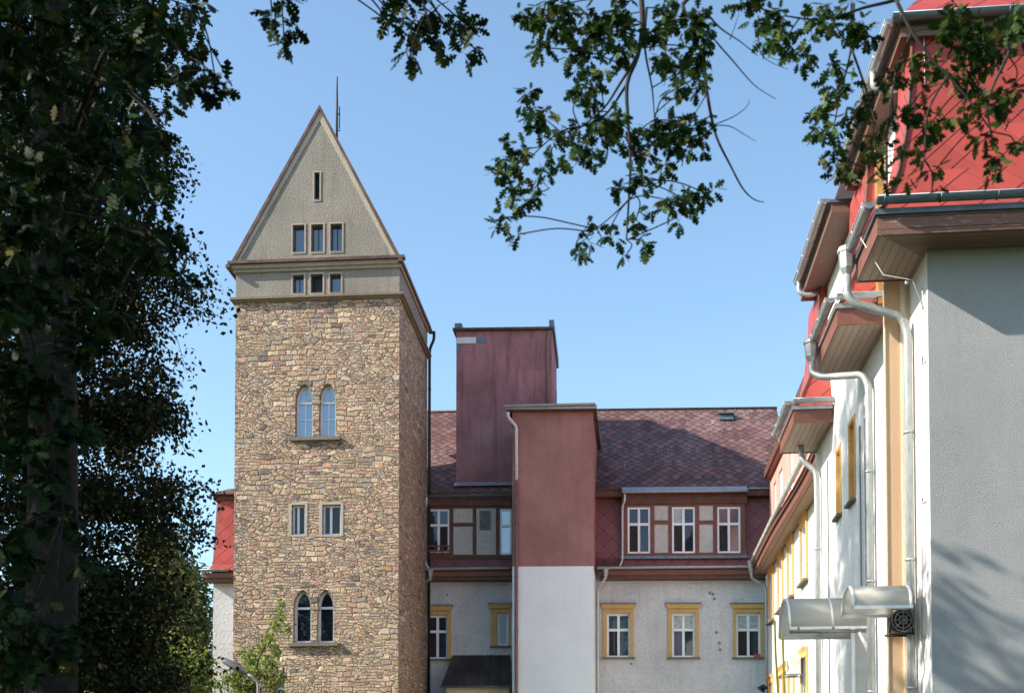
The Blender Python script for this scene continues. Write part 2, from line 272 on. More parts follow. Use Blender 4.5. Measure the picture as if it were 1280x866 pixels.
# ---------------- builders ----------------
def base_of(o):
    b = Vector((0, 0, 0))
    while o is not None: b += o.location; o = o.parent
    return b
class MB:
    def __init__(s, fr=None): s.v = []; s.f = []; s.sm = []; s.fr = fr
    def face(s, pts, smooth=False):
        i = len(s.v); s.v += [tuple(map(float, p)) for p in pts]; s.f.append(tuple(range(i, i+len(pts)))); s.sm.append(smooth)
    def box(s, fr, u0, u1, v0, v1, w0, w1):
        P = [fr.p(u, v, w) for w in (w0, w1) for v in (v0, v1) for u in (u0, u1)]
        for q in ((0, 1, 3, 2), (4, 6, 7, 5), (0, 4, 5, 1), (2, 3, 7, 6), (0, 2, 6, 4), (1, 5, 7, 3)): s.face([P[k] for k in q])
        return s
    def hull(s, a, b):                                     # two matching rings joined, both ends closed
        n = len(a); s.face(a[::-1]); s.face(b)
        for i in range(n): j = (i+1) % n; s.face([a[i], a[j], b[j], b[i]])
        return s
    def extr(s, fr, uw, v0, v1): return s.hull([fr.p(u, v0, w) for u, w in uw], [fr.p(u, v1, w) for u, w in uw])
    def panel(s, fr, v, outline, holes=(), depth=0):
        rings = [outline]+list(holes); flat = [q for r in rings for q in r]
        for t in tessellate_polygon([[Vector((a, b, 0)) for a, b in r] for r in rings]): s.face([fr.p(flat[k][0], v, flat[k][1]) for k in t])
        for h in holes:
            for i in range(len(h)):
                a, b = h[i], h[(i+1) % len(h)]; s.face([fr.p(a[0], v, a[1]), fr.p(b[0], v, b[1]), fr.p(b[0], v+depth, b[1]), fr.p(a[0], v+depth, a[1])])
        return s
    def tube(s, pts, r, n=10, caps=True):
        pts = [Vector(p) for p in pts]; rr = r if isinstance(r, (list, tuple)) else [r]*len(pts)
        rings = []; prev = None
        for i, p in enumerate(pts):
            t = (pts[min(i+1, len(pts)-1)]-pts[max(i-1, 0)]).normalized()
            a = prev if prev is not None else (Vector((0, 0, 1)) if abs(t.z) < .9 else Vector((1, 0, 0)))
            x = (a-t*a.dot(t)).normalized(); prev = x; y = t.cross(x)
            rings.append([p+(x*math.cos(k*2*math.pi/n)+y*math.sin(k*2*math.pi/n))*rr[i] for k in range(n)])
        i0 = len(s.v)
        for g in rings: s.v += [tuple(q) for q in g]
        for i in range(len(rings)-1):
            for k in range(n):
                j = (k+1) % n; s.f.append((i0+i*n+k, i0+i*n+j, i0+(i+1)*n+j, i0+(i+1)*n+k)); s.sm.append(True)
        if caps:
            s.f.append(tuple(i0+k for k in range(n))[::-1]); s.sm.append(False); s.f.append(tuple(i0+(len(rings)-1)*n+k for k in range(n))); s.sm.append(False)
        return s
    def build(s, name, mat, parent=None, label=None):
        me = bpy.data.meshes.new(name); b = base_of(parent); V = np.array(s.v); 
        me.from_pydata([tuple(x) for x in (V-np.array(b))], [], s.f)
        ob = bpy.data.objects.new(name, me); COL.objects.link(ob); me.materials.append(mat)
        me.polygons.foreach_set('use_smooth', s.sm)
        uvl = me.uv_layers.new(name='UVMap'); fr = s.fr; arr = np.zeros((len(me.loops), 2)); k = 0
        ud = np.array([fr.ud[0], fr.ud[1], 0]) if fr else np.array([1., 0, 0]); vd = np.array([fr.vd[0], fr.vd[1], 0]) if fr else np.array([0, 1., 0])
        for f in s.f:
            P = V[list(f)]; c = P-P.mean(0); n = np.zeros(3)
            for a in range(len(P)): n += np.cross(c[a], c[(a+1) % len(P)])
            ln = np.linalg.norm(n); n = n/ln if ln > 1e-12 else np.array([0, 0, 1.])
            if abs(n[2]) > .98: a_, b_ = ud, vd
            else:
                a_ = np.cross([0, 0, 1.], n); a_ /= np.linalg.norm(a_); b_ = np.cross(n, a_)
                if fr is not None and a_@ud < -.3: a_ = -a_
            arr[k:k+len(P), 0] = P@a_; arr[k:k+len(P), 1] = P@b_; k += len(P)
        uvl.data.foreach_set('uv', arr.ravel()); me.update()
        if parent is not None: ob.parent = parent
        if label: ob['label'] = label
        return ob
def tag(o, label=None, cat=None, group=None, kind=None):
    for k, v in (('label', label), ('category', cat), ('group', group), ('kind', kind)):
        if v: o[k] = v
    return o
def thing(name, loc, label, cat, group=None):
    o = bpy.data.objects.new(name, None); COL.objects.link(o); o.location = loc; o.empty_display_size = .3
    tag(o, label, cat, group); return o
def rc(u0, u1, w0, w1): return [(u0, w0), (u1, w0), (u1, w1), (u0, w1)]
def bend(pts, r=.12, n=5):                                  # rounds the corners of a pipe run
    pts = [Vector(p) for p in pts]; out = [pts[0]]
    for i in range(1, len(pts)-1):
        a, b, c = pts[i-1], pts[i], pts[i+1]; d1 = (a-b); d2 = (c-b); k = min(r, d1.length*.45, d2.length*.45)
        p, q = b+d1.normalized()*k, b+d2.normalized()*k
        for j in range(n+1): t = j/n; out.append(p*(1-t)**2+b*2*t*(1-t)+q*t*t)
    return out+[pts[-1]]
def pipe(parent, pts, r, mat, name='downpipe', r2=.14, collars=True):
    o = MB().tube(bend(pts, r2), r, 12)
    P = [Vector(p) for p in pts]
    if collars:
        for a, b in zip(P, P[1:]):
            L_ = (b-a).length
            if L_ < 1.2: continue
            for k in range(1, int(L_/1.9)+1):
                c = a+(b-a)*(k*1.9-.4)/L_; d = (b-a).normalized()*.018; o.tube([c-d, c+d], r*1.22, 12)
    return o.build(name, mat, parent)
def gutter(parent, a, b, mat, r=.075, name='gutter'):
    a, b = Vector(a), Vector(b); d = (b-a).normalized(); side = d.cross(Vector((0, 0, 1))).normalized(); m = MB(); n = 10
    for rr, sm in ((r, True), (r*.88, True)):
        ra, rb = [], []
        for k in range(n+1):
            t = math.pi*k/n; off = side*math.cos(t)*rr-Vector((0, 0, 1))*math.sin(t)*rr
            ra.append(a+off); rb.append(b+off)
        for k in range(n): m.face([ra[k], ra[k+1], rb[k+1], rb[k]], sm)
        m.face(ra); m.face(rb)
    m.tube([a+side*r, b+side*r], .012, 6); m.tube([a-side*r, b-side*r], .012, 6)
    L_ = (b-a).length
    for k in range(int(L_/.75)+1):
        c = a+d*min(L_, k*.75+.1)
        ring = [c+side*math.cos(math.pi*j/8)*(r*1.07)-Vector((0, 0, 1))*math.sin(math.pi*j/8)*(r*1.07) for j in range(9)]
        m.tube(ring, .010, 5)
    return m.build(name, mat, parent)
def hopper(parent, c, mat, s=1.0, name='rainwater_head'):
    x, y, z = c; m = MB()
    prof = [(.105, 0), (.115, -.02), (.115, -.06), (.10, -.07), (.085, -.25), (.05, -.33), (.045, -.40)]; n = 8; rings = []
    for r, h in prof: rings.append([(x+r*s*math.cos(k*2*math.pi/n+.39), y+r*s*math.sin(k*2*math.pi/n+.39), z+h*s) for k in range(n)])
    for A, B in zip(rings, rings[1:]):
        for k in range(n): j = (k+1) % n; m.face([A[k], B[k], B[j], A[j]])
    m.face(rings[0]); m.face(rings[-1]); return m.build(name, mat, parent)

def window(parent, fr, q, v, rec=.12, lay='cross', t=.07, gl='glass', sill=None, name='window', curt=None, sgn=1, fmat='frame', label=None, mull=.5, trans=.63):
    """a casement set back in its opening: frame mesh with panes (and curtains seen through them) as its children"""
    u0, u1, w0, w1 = q; vf = v+sgn*rec; m = MB(fr); d = .06*sgn
    B = lambda a, b, c, e, dv=0: m.box(fr, a, b, *sorted((vf+dv, vf+d)), c, e)
    B(u0, u0+t, w0, w1); B(u1-t, u1, w0, w1); B(u0+t, u1-t, w0, w0+t); B(u0+t, u1-t, w1-t, w1)
    um = u0+(u1-u0)*mull; wt = w0+(w1-w0)*trans; e = -.012*sgn; hb = t*.62
    if 'cross' in lay or 'v' == lay: B(um-hb, um+hb, w0+t, w1-t, e)
    if 'cross' in lay or 'T' == lay:
        B(u0+t, um-hb, wt-hb, wt+hb, e); B(um+hb, u1-t, wt-hb, wt+hb, e)
    if lay == 'T' : B(um-hb, um+hb, wt-hb, wt+hb, e)
    root = m.build(name, M[fmat], parent, label)
    p = MB(fr); p.panel(fr, vf+.035*sgn, rc(u0+t*.5, u1-t*.5, w0+t*.5, w1-t*.5)); p.build('pane', M[gl], root)
    for (a, b, c, e2, mt) in (curt or []):
        k = MB(fr); uu = [u0+t+(u1-u0-2*t)*x for x in (a, b)]; ww = [w0+t+(w1-w0-2*t)*x for x in (c, e2)]; n = 10; P = []
        for i in range(n+1):
            x = uu[0]+(uu[1]-uu[0])*i/n; P.append((x, vf+sgn*(.031-.004*(i % 2))))
        for (a1, b1), (a2, b2) in zip(P, P[1:]): k.face([fr.p(a1, b1, ww[0]), fr.p(a2, b2, ww[0]), fr.p(a2, b2, ww[1]), fr.p(a1, b1, ww[1])])
        k.build('curtain', M[mt], root)
    return root

WG, WS, WU = 9.68, 9.23, 12.62                              # gutter, soffit and upper gutter heights

# ---------------- ground ----------------
m = MB(); m.face([(-600, -300, 0), (600, -300, 0), (600, 900, 0), (-600, 900, 0)])
tag(m.build('ground', plaster('grass_ground', (.075, .10, .035), grain=6, strength=.8, stain=.3, var=.3)), kind='structure')
m = MB(FS); m.box(FS, -2.5, 3.0, -8, 42.5, -.05, .012)
tag(m.build('path', plaster('asphalt_path', (.09, .088, .085), grain=30, strength=.5, stain=.2)), kind='structure')

# =====================================================================
#  STONE TOWER
# =====================================================================
tower = thing('stone_tower', FT.p(2.7, 2.7, 0), 'tall square rubble stone tower with a steep plastered gable and twin arched windows', 'tower')
TW, TD = 5.45, 5.6
def T(px, py, v=0): return FT.hit(px, py, v)
def gothic(x0, x1, ytop, yspr, ybot, v=0, n=7):
    u0, wb = T(x0, ybot, v); u1 = T(x1, ybot, v)[0]; ws_ = T(x0, yspr, v)[1]; wt = T(x0, ytop, v)[1]; um = (u0+u1)/2
    r = [(u0, wb), (u1, wb)]
    for k in range(n+1): a = k/n; r.append((u1-(u1-um)*(1-math.cos(a*1.35))/(1-math.cos(1.35)), ws_+(wt-ws_)*math.sin(a*1.35)/math.sin(1.35)))
    for k in range(n-1, -1, -1): a = k/n; r.append((u0+(um-u0)*(1-math.cos(a*1.35))/(1-math.cos(1.35)), ws_+(wt-ws_)*math.sin(a*1.35)/math.sin(1.35)))
    return r, ws_
g1, s1 = gothic(368.8, 391, 480, 502, 546.5); g2, s2 = gothic(398.6, 419.8, 479, 501.5, 546.5)
g3, s3 = gothic(366.4, 389, 737, 759, 803); g4, s4 = gothic(396, 417.3, 736.5, 758.5, 803)
g5, s5 = gothic(341.5, 356, 848, 860, 905)
q1 = FT.rect(364.6, 630.8, 381, 667.8, 0); q2 = FT.rect(402.8, 630.3, 425.8, 667.8, 0)
WL = T(294, 374)[1]                                          # top of the stonework
m = MB(FT); m.panel(FT, 0, rc(0, TW, 0, WL), [g1, g2, g3, g4, g5, rc(*q1), rc(*q2)], .34)
m.face([FT.p(TW, 0, 0), FT.p(TW, TD, 0), FT.p(TW, TD, WL), FT.p(TW, 0, WL)])
m.face([FT.p(0, 0, 0), FT.p(0, TD, 0), FT.p(0, TD, WL), FT.p(0, 0, WL)]); m.face([FT.p(0, TD, 0), FT.p(TW, TD, 0), FT.p(TW, TD, WL), FT.p(0, TD, WL)])
twall = m.build('wall', M['stone'], tower)
WC = T(294, 330)[1]
def fr_in(fr, pts, t):                                       # shrinks a ring towards its inside
    n = len(pts); out = []
    for i in range(n):
        a, b, c = (Vector((*pts[(i+k) % n], 0)) for k in (-1, 0, 1))
        n1 = Vector((-(b-a).y, (b-a).x, 0)).normalized(); n2 = Vector((-(c-b).y, (c-b).x, 0)).normalized(); k = n1+n2
        k = k/max(.35, k.dot(n1)) if k.length > .01 else n1; out.append((b.x+k.x*t, b.y+k.y*t))
    return out
def lancet(ring, wspr, glz, bars):
    inn = fr_in(FT, ring, .08); m = MB(FT); m.panel(FT, .20, ring, [inn], .05)
    us = [p[0] for p in inn]; u0, u1 = min(us), max(us); w0 = min(p[1] for p in inn)
    m.box(FT, u0, u1, .19, .24, wspr-.04, wspr+.035)
    wt = max(p[1] for p in inn); um = (u0+u1)/2
    if bars:
        m.box(FT, um-.014, um+.014, .205, .235, w0, wspr-.04); wm = (w0+wspr)/2; m.box(FT, u0, um-.014, .205, .235, wm-.014, wm+.014); m.box(FT, um+.014, u1, .205, .235, wm-.014, wm+.014)
        for a in (-50, 0, 50):
            L_ = (wt-wspr-.04)*(1 if a == 0 else .62); m.tube([FT.p(um, .22, wspr+.03), FT.p(um+math.sin(R(a))*L_, .22, wspr+.03+math.cos(R(a))*L_)], .013, 5)
    o = m.build('window', M['frame'], tower); MB(FT).panel(FT, .235, inn).build('pane', M[glz], o); return o
lancet(g1, s1, 'glass_sky', True); lancet(g2, s2, 'glass_sky', True); lancet(g3, s3, 'glass_dark', False); lancet(g4, s4, 'glass_dark', False); lancet(g5, s5, 'glass', True)
def twisted(px0, px1, ytop, ybot):
    uc, wb = T((px0+px1)/2, ybot); wt = T((px0+px1)/2, ytop)[1]; m = MB(FT); n, k = 20, 60; rings = []; r0 = .085
    for i in range(k+1):
        h = wb+.1+(wt-wb-.26)*i/k; ph = i/k*2*math.pi*2.6; g = []
        for j in range(n):
            a = j*2*math.pi/n; r = r0*(1+.30*math.cos(2*(a-ph))); q = FT.p(uc+r*math.cos(a), .13+r*math.sin(a), h); g.append(q)
        rings.append(g)
    i0 = len(m.v)
    for g in rings: m.v += g
    for i in range(k):
        for j in range(n): jj = (j+1) % n; m.f.append((i0+i*n+j, i0+i*n+jj, i0+(i+1)*n+jj, i0+(i+1)*n+j)); m.sm.append(True)
    m.box(FT, uc-.11, uc+.11, .0, .26, wb, wb+.1); m.box(FT, uc-.14, uc+.14, -.02, .28, wt-.09, wt); m.box(FT, uc-.11, uc+.11, .01, .26, wt-.16, wt-.09)
    m.build('twisted_column', M['column'], tower)
twisted(391, 398.6, 501, 546.5); twisted(389, 396, 758, 803)
for (x0, x1, y0, y1) in ((363, 426, 546.5, 551), (361.5, 423, 803, 807.5)):
    q = FT.rect(x0, y0, x1, y1, 0); MB(FT).box(FT, q[0], q[1], -.14, .2, q[2], q[3]-.003).build('sill', M['sill'], tower)
for q in (q1, q2):
    m = MB(FT); w = window(tower, FT, q, 0, .16, 'v', .06, 'glass_dark', mull=.42)
m = MB(FT)                                                   # dressed stone round the small windows and arches
for q in (q1, q2):
    for a in ((q[0]-.1, q[0]-.002, q[2]-.06, q[3]+.05), (q[1]+.002, q[1]+.09, q[2]-.06, q[3]+.05)): m.box(FT, a[0], a[1], -.012, .02, a[2], a[3])
    m.box(FT, q[0]-.002, q[1]+.002, -.012, .02, q[3]+.002, q[3]+.09); m.box(FT, q[0]-.002, q[1]+.002, -.012, .02, q[2]-.07, q[2]-.002)
m.build('window_surround', M['band'], tower)
# plastered head: band, gable and slopes
uL, uR = T(294, 350)[0], TW; ap = T(400, 139); bl = T(295.5, 328); br = T(499, 325)
hs = [rc(*FT.rect(a, b, c, d, 0)) for a, b, c, d in ((366, 281.5, 380.5, 315.5), (389, 280.8, 404, 315), (413, 280, 427.6, 314.3), (366, 343.8, 380, 367), (388.5, 343, 403.5, 366.4), (412.5, 342.6, 426.3, 366), (393, 216, 399.5, 250))]
m = MB(FT); m.panel(FT, 0, [(0, WL), (TW, WL), (TW, WC), (ap[0], ap[1]), (0, WC)], hs, .3)
m.face([FT.p(TW, 0, WL), FT.p(TW, TD, WL), FT.p(TW, TD, WC), FT.p(TW, 0, WC)]); m.face([FT.p(0, 0, WL), FT.p(0, TD, WL), FT.p(0, TD, WC), FT.p(0, 0, WC)])
m.face([FT.p(0, TD, WL), FT.p(TW, TD, WL), FT.p(TW, TD, WC), FT.p(ap[0], TD, ap[1]), FT.p(0, TD, WC)])
m.build('gable_wall', M['gable'], tower)
for i, h in enumerate(hs):
    u0, u1, w0, w1 = h[0][0], h[1][0], h[0][1], h[2][1]
    m = MB(FT); m.panel(FT, -.02, rc(u0-.055, u1+.055, w0-.055, w1+.055), [rc(u0, u1, w0, w1)], .06); 
    m.hull([FT.p(u0, -.03, w0), FT.p(u1, -.03, w0), FT.p(u1, .2, w0), FT.p(u0, .2, w0)], [FT.p(u0, -.03, w0+.01), FT.p(u1, -.03, w0+.01), FT.p(u1, .2, w0+.07), FT.p(u0, .2, w0+.07)])
    o = m.build('window', plaster('pinkish_trim', (.38, .31, .26), grain=20, strength=.3) if i == 0 else bpy.data.materials['pinkish_trim'], tower)
    p = MB(FT).panel(FT, .19, rc(u0, u1, w0, w1)); p.build('pane', M['dark'] if i in (4, 6) else M['glass_dim'], o)  # black sheets stand for the unlit depth of the open window and slit
    if i < 4 and i != 0:
        b = MB(FT); b.box(FT, (u0+u1)/2-.012, (u0+u1)/2+.012, .17, .188, w0, w1); b.build('glazing_bar', M['dark'], o)
def cornice(w0, w1, pr, mat, step=True):
    m = MB(FT)
    for (a, b, p) in ((w0, w0+(w1-w0)*.45, pr*.5), (w0+(w1-w0)*.45, w1, pr)) if step else ((w0, w1, pr),):
        m.box(FT, -p, TW+p, -p, 0-.002, a, b); m.box(FT, TW+.002, TW+p, 0, TD, a, b); m.box(FT, -p, -.002, 0, TD, a, b)
    return m.build('cornice', mat, tower)
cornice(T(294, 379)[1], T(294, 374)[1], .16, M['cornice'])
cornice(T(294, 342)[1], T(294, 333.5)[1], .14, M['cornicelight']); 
m = MB(FT); m.box(FT, -.22, TW+.2, -.24, -.002, T(294, 333.3)[1], T(294, 329.8)[1]); m.build('cornice_flashing', M['rust'], tower)
# raking bands and roof
e0 = T(286, 331)[0]; e1 = T(504, 324)[0]; we = T(286, 331)[1]; wt = T(400, 133)[1]; uc = ap[0]
m = MB(FT)
for (ua, sgn) in ((e0, 1), (e1, -1)):
    ub = ua+sgn*.34
    m.extr(FT, [(ua+sgn*.16, we+.04), (ub, we+.04), (uc, wt-.50), (uc, wt-.14)], -.02, -.003)
m.build('raking_band', M['band'], tower)
m = MB(FT)
for (ua, sgn) in ((e0, 1), (e1, -1)):
    m.extr(FT, [(ua, we-.1), (ua+sgn*.16, we-.06), (uc, wt-.15), (uc, wt+.02)], -.07, TD+.42)
m.build('roof', M['rust'], tower)
for (ua, sgn) in ((e0, 1), (e1, -1)):
    MB(FT).box(FT, *sorted((ua-sgn*.02, ua+sgn*.12)), -.28, TD+.42, we-.2, we-.105).build('eaves_board', M['rust'], tower)
pipe(tower, [FT.p(TW+.2, TD+.3, we-.15), FT.p(TW+.2, TD+.3, we-.45), FT.p(TW+.07, TD+.07, we-.9), FT.p(TW+.07, TD+.07, 0)], .055, M['dark'], r2=.2)
mt = at(421, 165, 42); mtop = at(421.5, 96, 42)
m = MB(); m.tube([(mt[0], mt[1], mt[2]-1.2), (mt[0], mt[1], mtop[2]-.9), mtop], [.045, .04, .018], 6); m.tube([(mt[0]+.09, mt[1], mtop[2]-1.9), (mt[0]+.09, mt[1], mtop[2]-1.1)], .02, 5)
for k in (.9, 1.5): m.tube([(mt[0]-.03, mt[1], mtop[2]-k-.5), (mt[0]+.12, mt[1], mtop[2]-k-.45)], .02, 5)
m.build('lightning_rod', M['dark'], tower)

# =====================================================================
#  REAR BUILDING
# =====================================================================
rear = thing('long_building', FR.p(0, 3, 0), 'long grey plastered building with a dark diamond tiled roof behind the towers', 'building')
def H(px, py, v=0): return FR.hit(px, py, v)
XL, XR = H(266, 800)[0], H(1000, 800)[0]
surr = [(532, 755.5, 563.7, 824, 533.5, 768.5, 559.5, 823), (614, 755.5, 637.5, 808, 621.5, 766, 635.5, 806.5), (753.8, 753.5, 792.3, 822.5, 758.5, 766.3, 787.8, 821), (835, 753.5, 873.5, 822.5, 840, 766, 868.7, 821), (916.5, 753.5, 954, 822.5, 920.3, 766, 950.7, 821)]
holes = [rc(*FR.rect(*s[4:], 0)) for s in surr]
m = MB(FR); m.panel(FR, 0, rc(XL, XR, 0, WG-.03), holes, .2)
m.face([FR.p(XL, 0, 0), FR.p(XL, 10, 0), FR.p(XL, 10, WS), FR.p(XL, 0, WS)]); m.face([FR.p(XL, 10, 0), FR.p(XR, 10, 0), FR.p(XR, 10, WS), FR.p(XL, 10, WS)])
m.build('wall', M['wall_rear'], rear)
cu = [[(0, .46, 0, .6, 'drape')], None, [(.0, .25, 0, .6, 'drape'), (.3, .48, 0, .6, 'drape')], [(0, 1, .68, 1, 'curtain'), (0, .45, 0, .6, 'violet')], [(0, 1, .68, 1, 'curtain'), (0, .48, 0, .6, 'drape')]]
for i, s in enumerate(surr):
    q = FR.rect(*s[4:], 0); o = FR.rect(*s[:4], 0)
    w = window(rear, FR, q, 0, .10, 'cross' if i != 1 else 'plain', .075, 'glass', curt=cu[i])
    m = MB(FR); wc = q[3]
    m.box(FR, o[0], q[0]-.002, -.05, 0, q[2], wc+.02); m.box(FR, q[1]+.002, o[1], -.05, 0, q[2], wc+.02); m.box(FR, o[0], o[1], -.055, 0, wc+.022, wc+.17)
    m.extr(FR, [(o[0], wc+.17), (o[1], wc+.17), (o[1]+.09, wc+.33), (o[0]-.09, wc+.33)], -.13, 0)
    m.build('surround', M['yellow'], w)
    MB(FR).box(FR, o[0]-.1, o[1]+.1, -.17, 0, wc+.332, wc+.37).build('cornice_cover', M['zincdark'], w)
    MB(FR).box(FR, o[0]-.04, o[1]+.04, -.12, .08, q[2]-.07, q[2]-.003).build('sill', M['sill'], w)
# eaves of the lower storey
m = MB(FR); m.box(FR, XL-.15, H(640, 800)[0], -.42, -.003, WS+.02, WS+.26); m.box(FR, H(750, 800)[0], XR, -.42, -.003, WS+.02, WS+.26); m.build('eaves_box', M['brown'], rear)
m = MB(FR); m.box(FR, XL-.25, H(640, 800)[0], -.47, -.423, WS+.16, WS+.34); m.box(FR, H(750, 800)[0], XR, -.47, -.423, WS+.16, WS+.34); m.build('fascia', M['redbrown'], rear)
for a, b in ((XL-.3, H(292, 700)[0]), (H(530, 700)[0], H(639, 700)[0]), (H(747, 700)[0], H(946, 700)[0])):
    gutter(rear, FR.p(a, -.56, WG-.02), FR.p(b, -.56, WG+.0), M['zinc'], .075)
    MB(FR).box(FR, a, b, -.5, -.2, WG-.0, WG+.035).build('gutter_flashing', M['zincdark'], rear)
# mansard storey
MV0, MV1 = -.12, .35                                         # mansard leans back
def mz(w): return MV0+(MV1-MV0)*(w-WG)/(WU-WG)
U640, U748 = H(640, 700)[0], H(747, 700)[0]; dl0, dl1 = H(532.5, 660)[0], U640; d0, d1 = H(779, 660)[0], H(931.5, 660)[0]
m = MB(FR)
def skin(a, b, w0=WG-.06, w1=WU): m.face([FR.p(a, mz(w0), w0), FR.p(b, mz(w0), w0), FR.p(b, mz(w1), w1), FR.p(a, mz(w1), w1)])
skin(XL, dl0); skin(dl0, d0, WG-.06, WG+.42); skin(d0, d1, WG-.06, WG+.42); skin(d1, XR); skin(dl1, d0)
m.build('mansard', M['mansard'], rear)
# red hipped end of the mansard left of the tower
m = MB(FR); a, b = H(264.6, 709)[0], H(276.5, 625)[0]; wl = WG-.02
pr = [(0, -.30), (.25, -.12), (.9, -.0), (2.0, .1), (3.0, .16)]; xs = [a, a+.12, a+.24, b-.08, b]
for i in range(4):
    w0, w1 = wl+pr[i][0], wl+pr[i+1][0]; m.face([FR.p(xs[i], pr[i][1]-.15, w0), FR.p(H(300, 700)[0], pr[i][1]-.15, w0), FR.p(H(300, 700)[0], pr[i+1][1]-.15, w1), FR.p(xs[i+1], pr[i+1][1]-.15, w1)])
    m.face([FR.p(xs[i], pr[i][1]-.15, w0), FR.p(xs[i], 6, w0), FR.p(xs[i+1], 6, w1), FR.p(xs[i+1], pr[i+1][1]-.15, w1)])
m.build('hipped_mansard', M['red'], rear)
m = MB(FR); xe = H(266, 618)[0]; wz = H(266, 620)[1]; m.hull([FR.p(xe, -.35, wz), FR.p(xe+1.6, -.35, wz), FR.p(xe+1.6, 5, wz), FR.p(xe, 5, wz)], [FR.p(xe+.5, .3, wz+.35), FR.p(xe+1.6, .3, wz+.42), FR.p(xe+1.6, 4.5, wz+.42), FR.p(xe+.5, 4.5, wz+.35)])
m.build('small_hip_roof', M['rust'], rear)
# dormers: timber frame, infill panels, windows
def dormer(px0, px1, ytop, ybot, wins, panels, tb, vf=-.14):
    u0, u1 = FR.hit(px0, 660, vf)[0], FR.hit(px1, 660, vf)[0]; w1 = FR.hit((px0+px1)/2, ytop, vf)[1]; w0 = FR.hit((px0+px1)/2, ybot, vf)[1]
    hw = [FR.rect(*w[:4], vf) for w in wins]; hp = [FR.rect(*w, vf) for w in panels]
    m = MB(FR); m.panel(FR, vf, rc(u0, u1, w0, w1), [rc(*h) for h in hw+hp], .12)
    m.face([FR.p(u0, vf, w0), FR.p(u0, .5, w0), FR.p(u0, .5, w1), FR.p(u0, vf, w1)]); m.face([FR.p(u1, vf, w0), FR.p(u1, .5, w0), FR.p(u1, .5, w1), FR.p(u1, vf, w1)])
    m.face([FR.p(u0, vf, w0), FR.p(u1, vf, w0), FR.p(u1, .5, w0), FR.p(u0, .5, w0)])
    d = m.build('dormer', M[tb], rear)
    for h, w in zip(hw, wins): window(d, FR, h, vf, .03, w[4], .07, w[5], curt=w[6])
    for h in hp: MB(FR).box(FR, h[0]+.002, h[1]-.002, vf+.035, vf+.1, h[2]+.002, h[3]-.002).build('infill_panel', M['panel'], d)
    return d, u0, u1, w0, w1
dr = dormer(779, 931.5, 617, 694, [(784.5, 633.5, 812.8, 691.3, 'cross', 'glass', [(0, .46, 0, .6, 'drape')]), (840, 633.2, 868.8, 691, 'cross', 'glass', [(0, .46, 0, .6, 'drape'), (0, .45, .66, 1, 'curtain')]), (896.6, 633, 925.6, 690.8, 'cross', 'glass_dim', [(0, .46, 0, .6, 'drape')])],
    [(818, 631.5, 835.5, 650), (818, 654.8, 835.5, 690.5), (874, 631.3, 891.5, 650), (874, 654.6, 891.5, 690.3)], 'redbrown')
dl = dormer(532.5, 642, 622, 697, [(534.6, 636, 561.8, 690.5, 'cross', 'glass', [(.5, 1, 0, .6, 'drape')]), (624.8, 635.5, 639.5, 693, 'T', 'glass_sky', None)],
    [(566.5, 634.8, 591, 653.2), (566.5, 657.3, 591, 693), (595.3, 634.6, 619.8, 693)], 'brown')
q = FR.rect(599.7, 637.5, 613, 661, -.2); m = MB(FR)
for k in range(11): w = q[2]+(q[3]-q[2])*k/11; m.hull([FR.p(q[0], -.12, w), FR.p(q[1], -.12, w), FR.p(q[1], -.105, w+.005), FR.p(q[0], -.105, w+.005)], [FR.p(q[0], -.16, w+.035), FR.p(q[1], -.16, w+.035), FR.p(q[1], -.145, w+.04), FR.p(q[0], -.145, w+.04)])
m.box(FR, q[0]-.03, q[1]+.03, -.12, -.106, q[2]-.03, q[3]+.03); m.build('louvre', M['grey'], dl[0])
q = FR.rect(533.5, 683, 563, 689, -.2); m = MB(FR)
for w in (q[2], q[3]): m.box(FR, q[0], q[1], -.24, -.2, w, w+.05)
for k in range(4): u = q[0]+(q[1]-q[0])*k/3; m.box(FR, u-.02, u+.02, -.198, -.15, q[2]-.03, q[3]+.05)
m.build('window_rail', M['redbrown'], dl[0])
m = MB(FR); m.box(FR, d0-.1, d1+.1, -.22, -.145, H(850, 698, -.15)[1], H(850, 694.3, -.15)[1]); m.build('dormer_sill', M['zincdark'], rear)
MB(FR).box(FR, d0-.05, d1+.05, -.2, -.144, H(850, 629.5, -.15)[1], H(850, 620, -.15)[1]).build('head_beam', M['brown'], rear); m = MB(FR); m.box(FR, dl0, dl1, -.2, -.144, H(590, 632, -.15)[1], H(590, 622, -.15)[1]); m.build('head_beam', M['brown'], rear)
# upper roof
VR = 4.6; wr = H(850, 511.5, VR)[1]; xr0, xr1 = H(300, 520, VR)[0], H(1010, 510, VR)[0]; xe0, xe1 = H(300, 612)[0], H(990, 612)[0]
wd0 = H(850, 612, -.38)[1]
m = MB(FR)
def slope(a, b, v0, w0):
    n = 6
    for k in range(n):
        t0, t1 = k/n, (k+1)/n; sg = lambda t: -.06*math.sin(math.pi*t)
        P = lambda x, t: FR.p(x, v0+(VR-v0)*t, w0+(wr-w0)*t+sg(t)); m.face([P(a, t0), P(b, t0), P(b, t1), P(a, t1)])
slope(xe0, xe1, -.02, wd0+.04)
m.face([FR.p(xe0, VR, wr), FR.p(xe1, VR, wr), FR.p(xe1, 10, WU), FR.p(xe0, 10, WU)])
m.face([FR.p(xe0, -.02, WU-.1), FR.p(xe0, VR, wr), FR.p(xe0, 10, WU)])
m.build('roof', M['roof'], rear)
m = MB(FR); m.tube([FR.p(xe0, VR, wr+.0), FR.p(xe1, VR, wr+.0)], .07, 8); m.build('ridge', M['rust'], rear)
m = MB(FR); m.box(FR, XL, XR, -.1, .4, WU-.25, WU-.02); m.build('upper_eaves', M['brown'], rear)
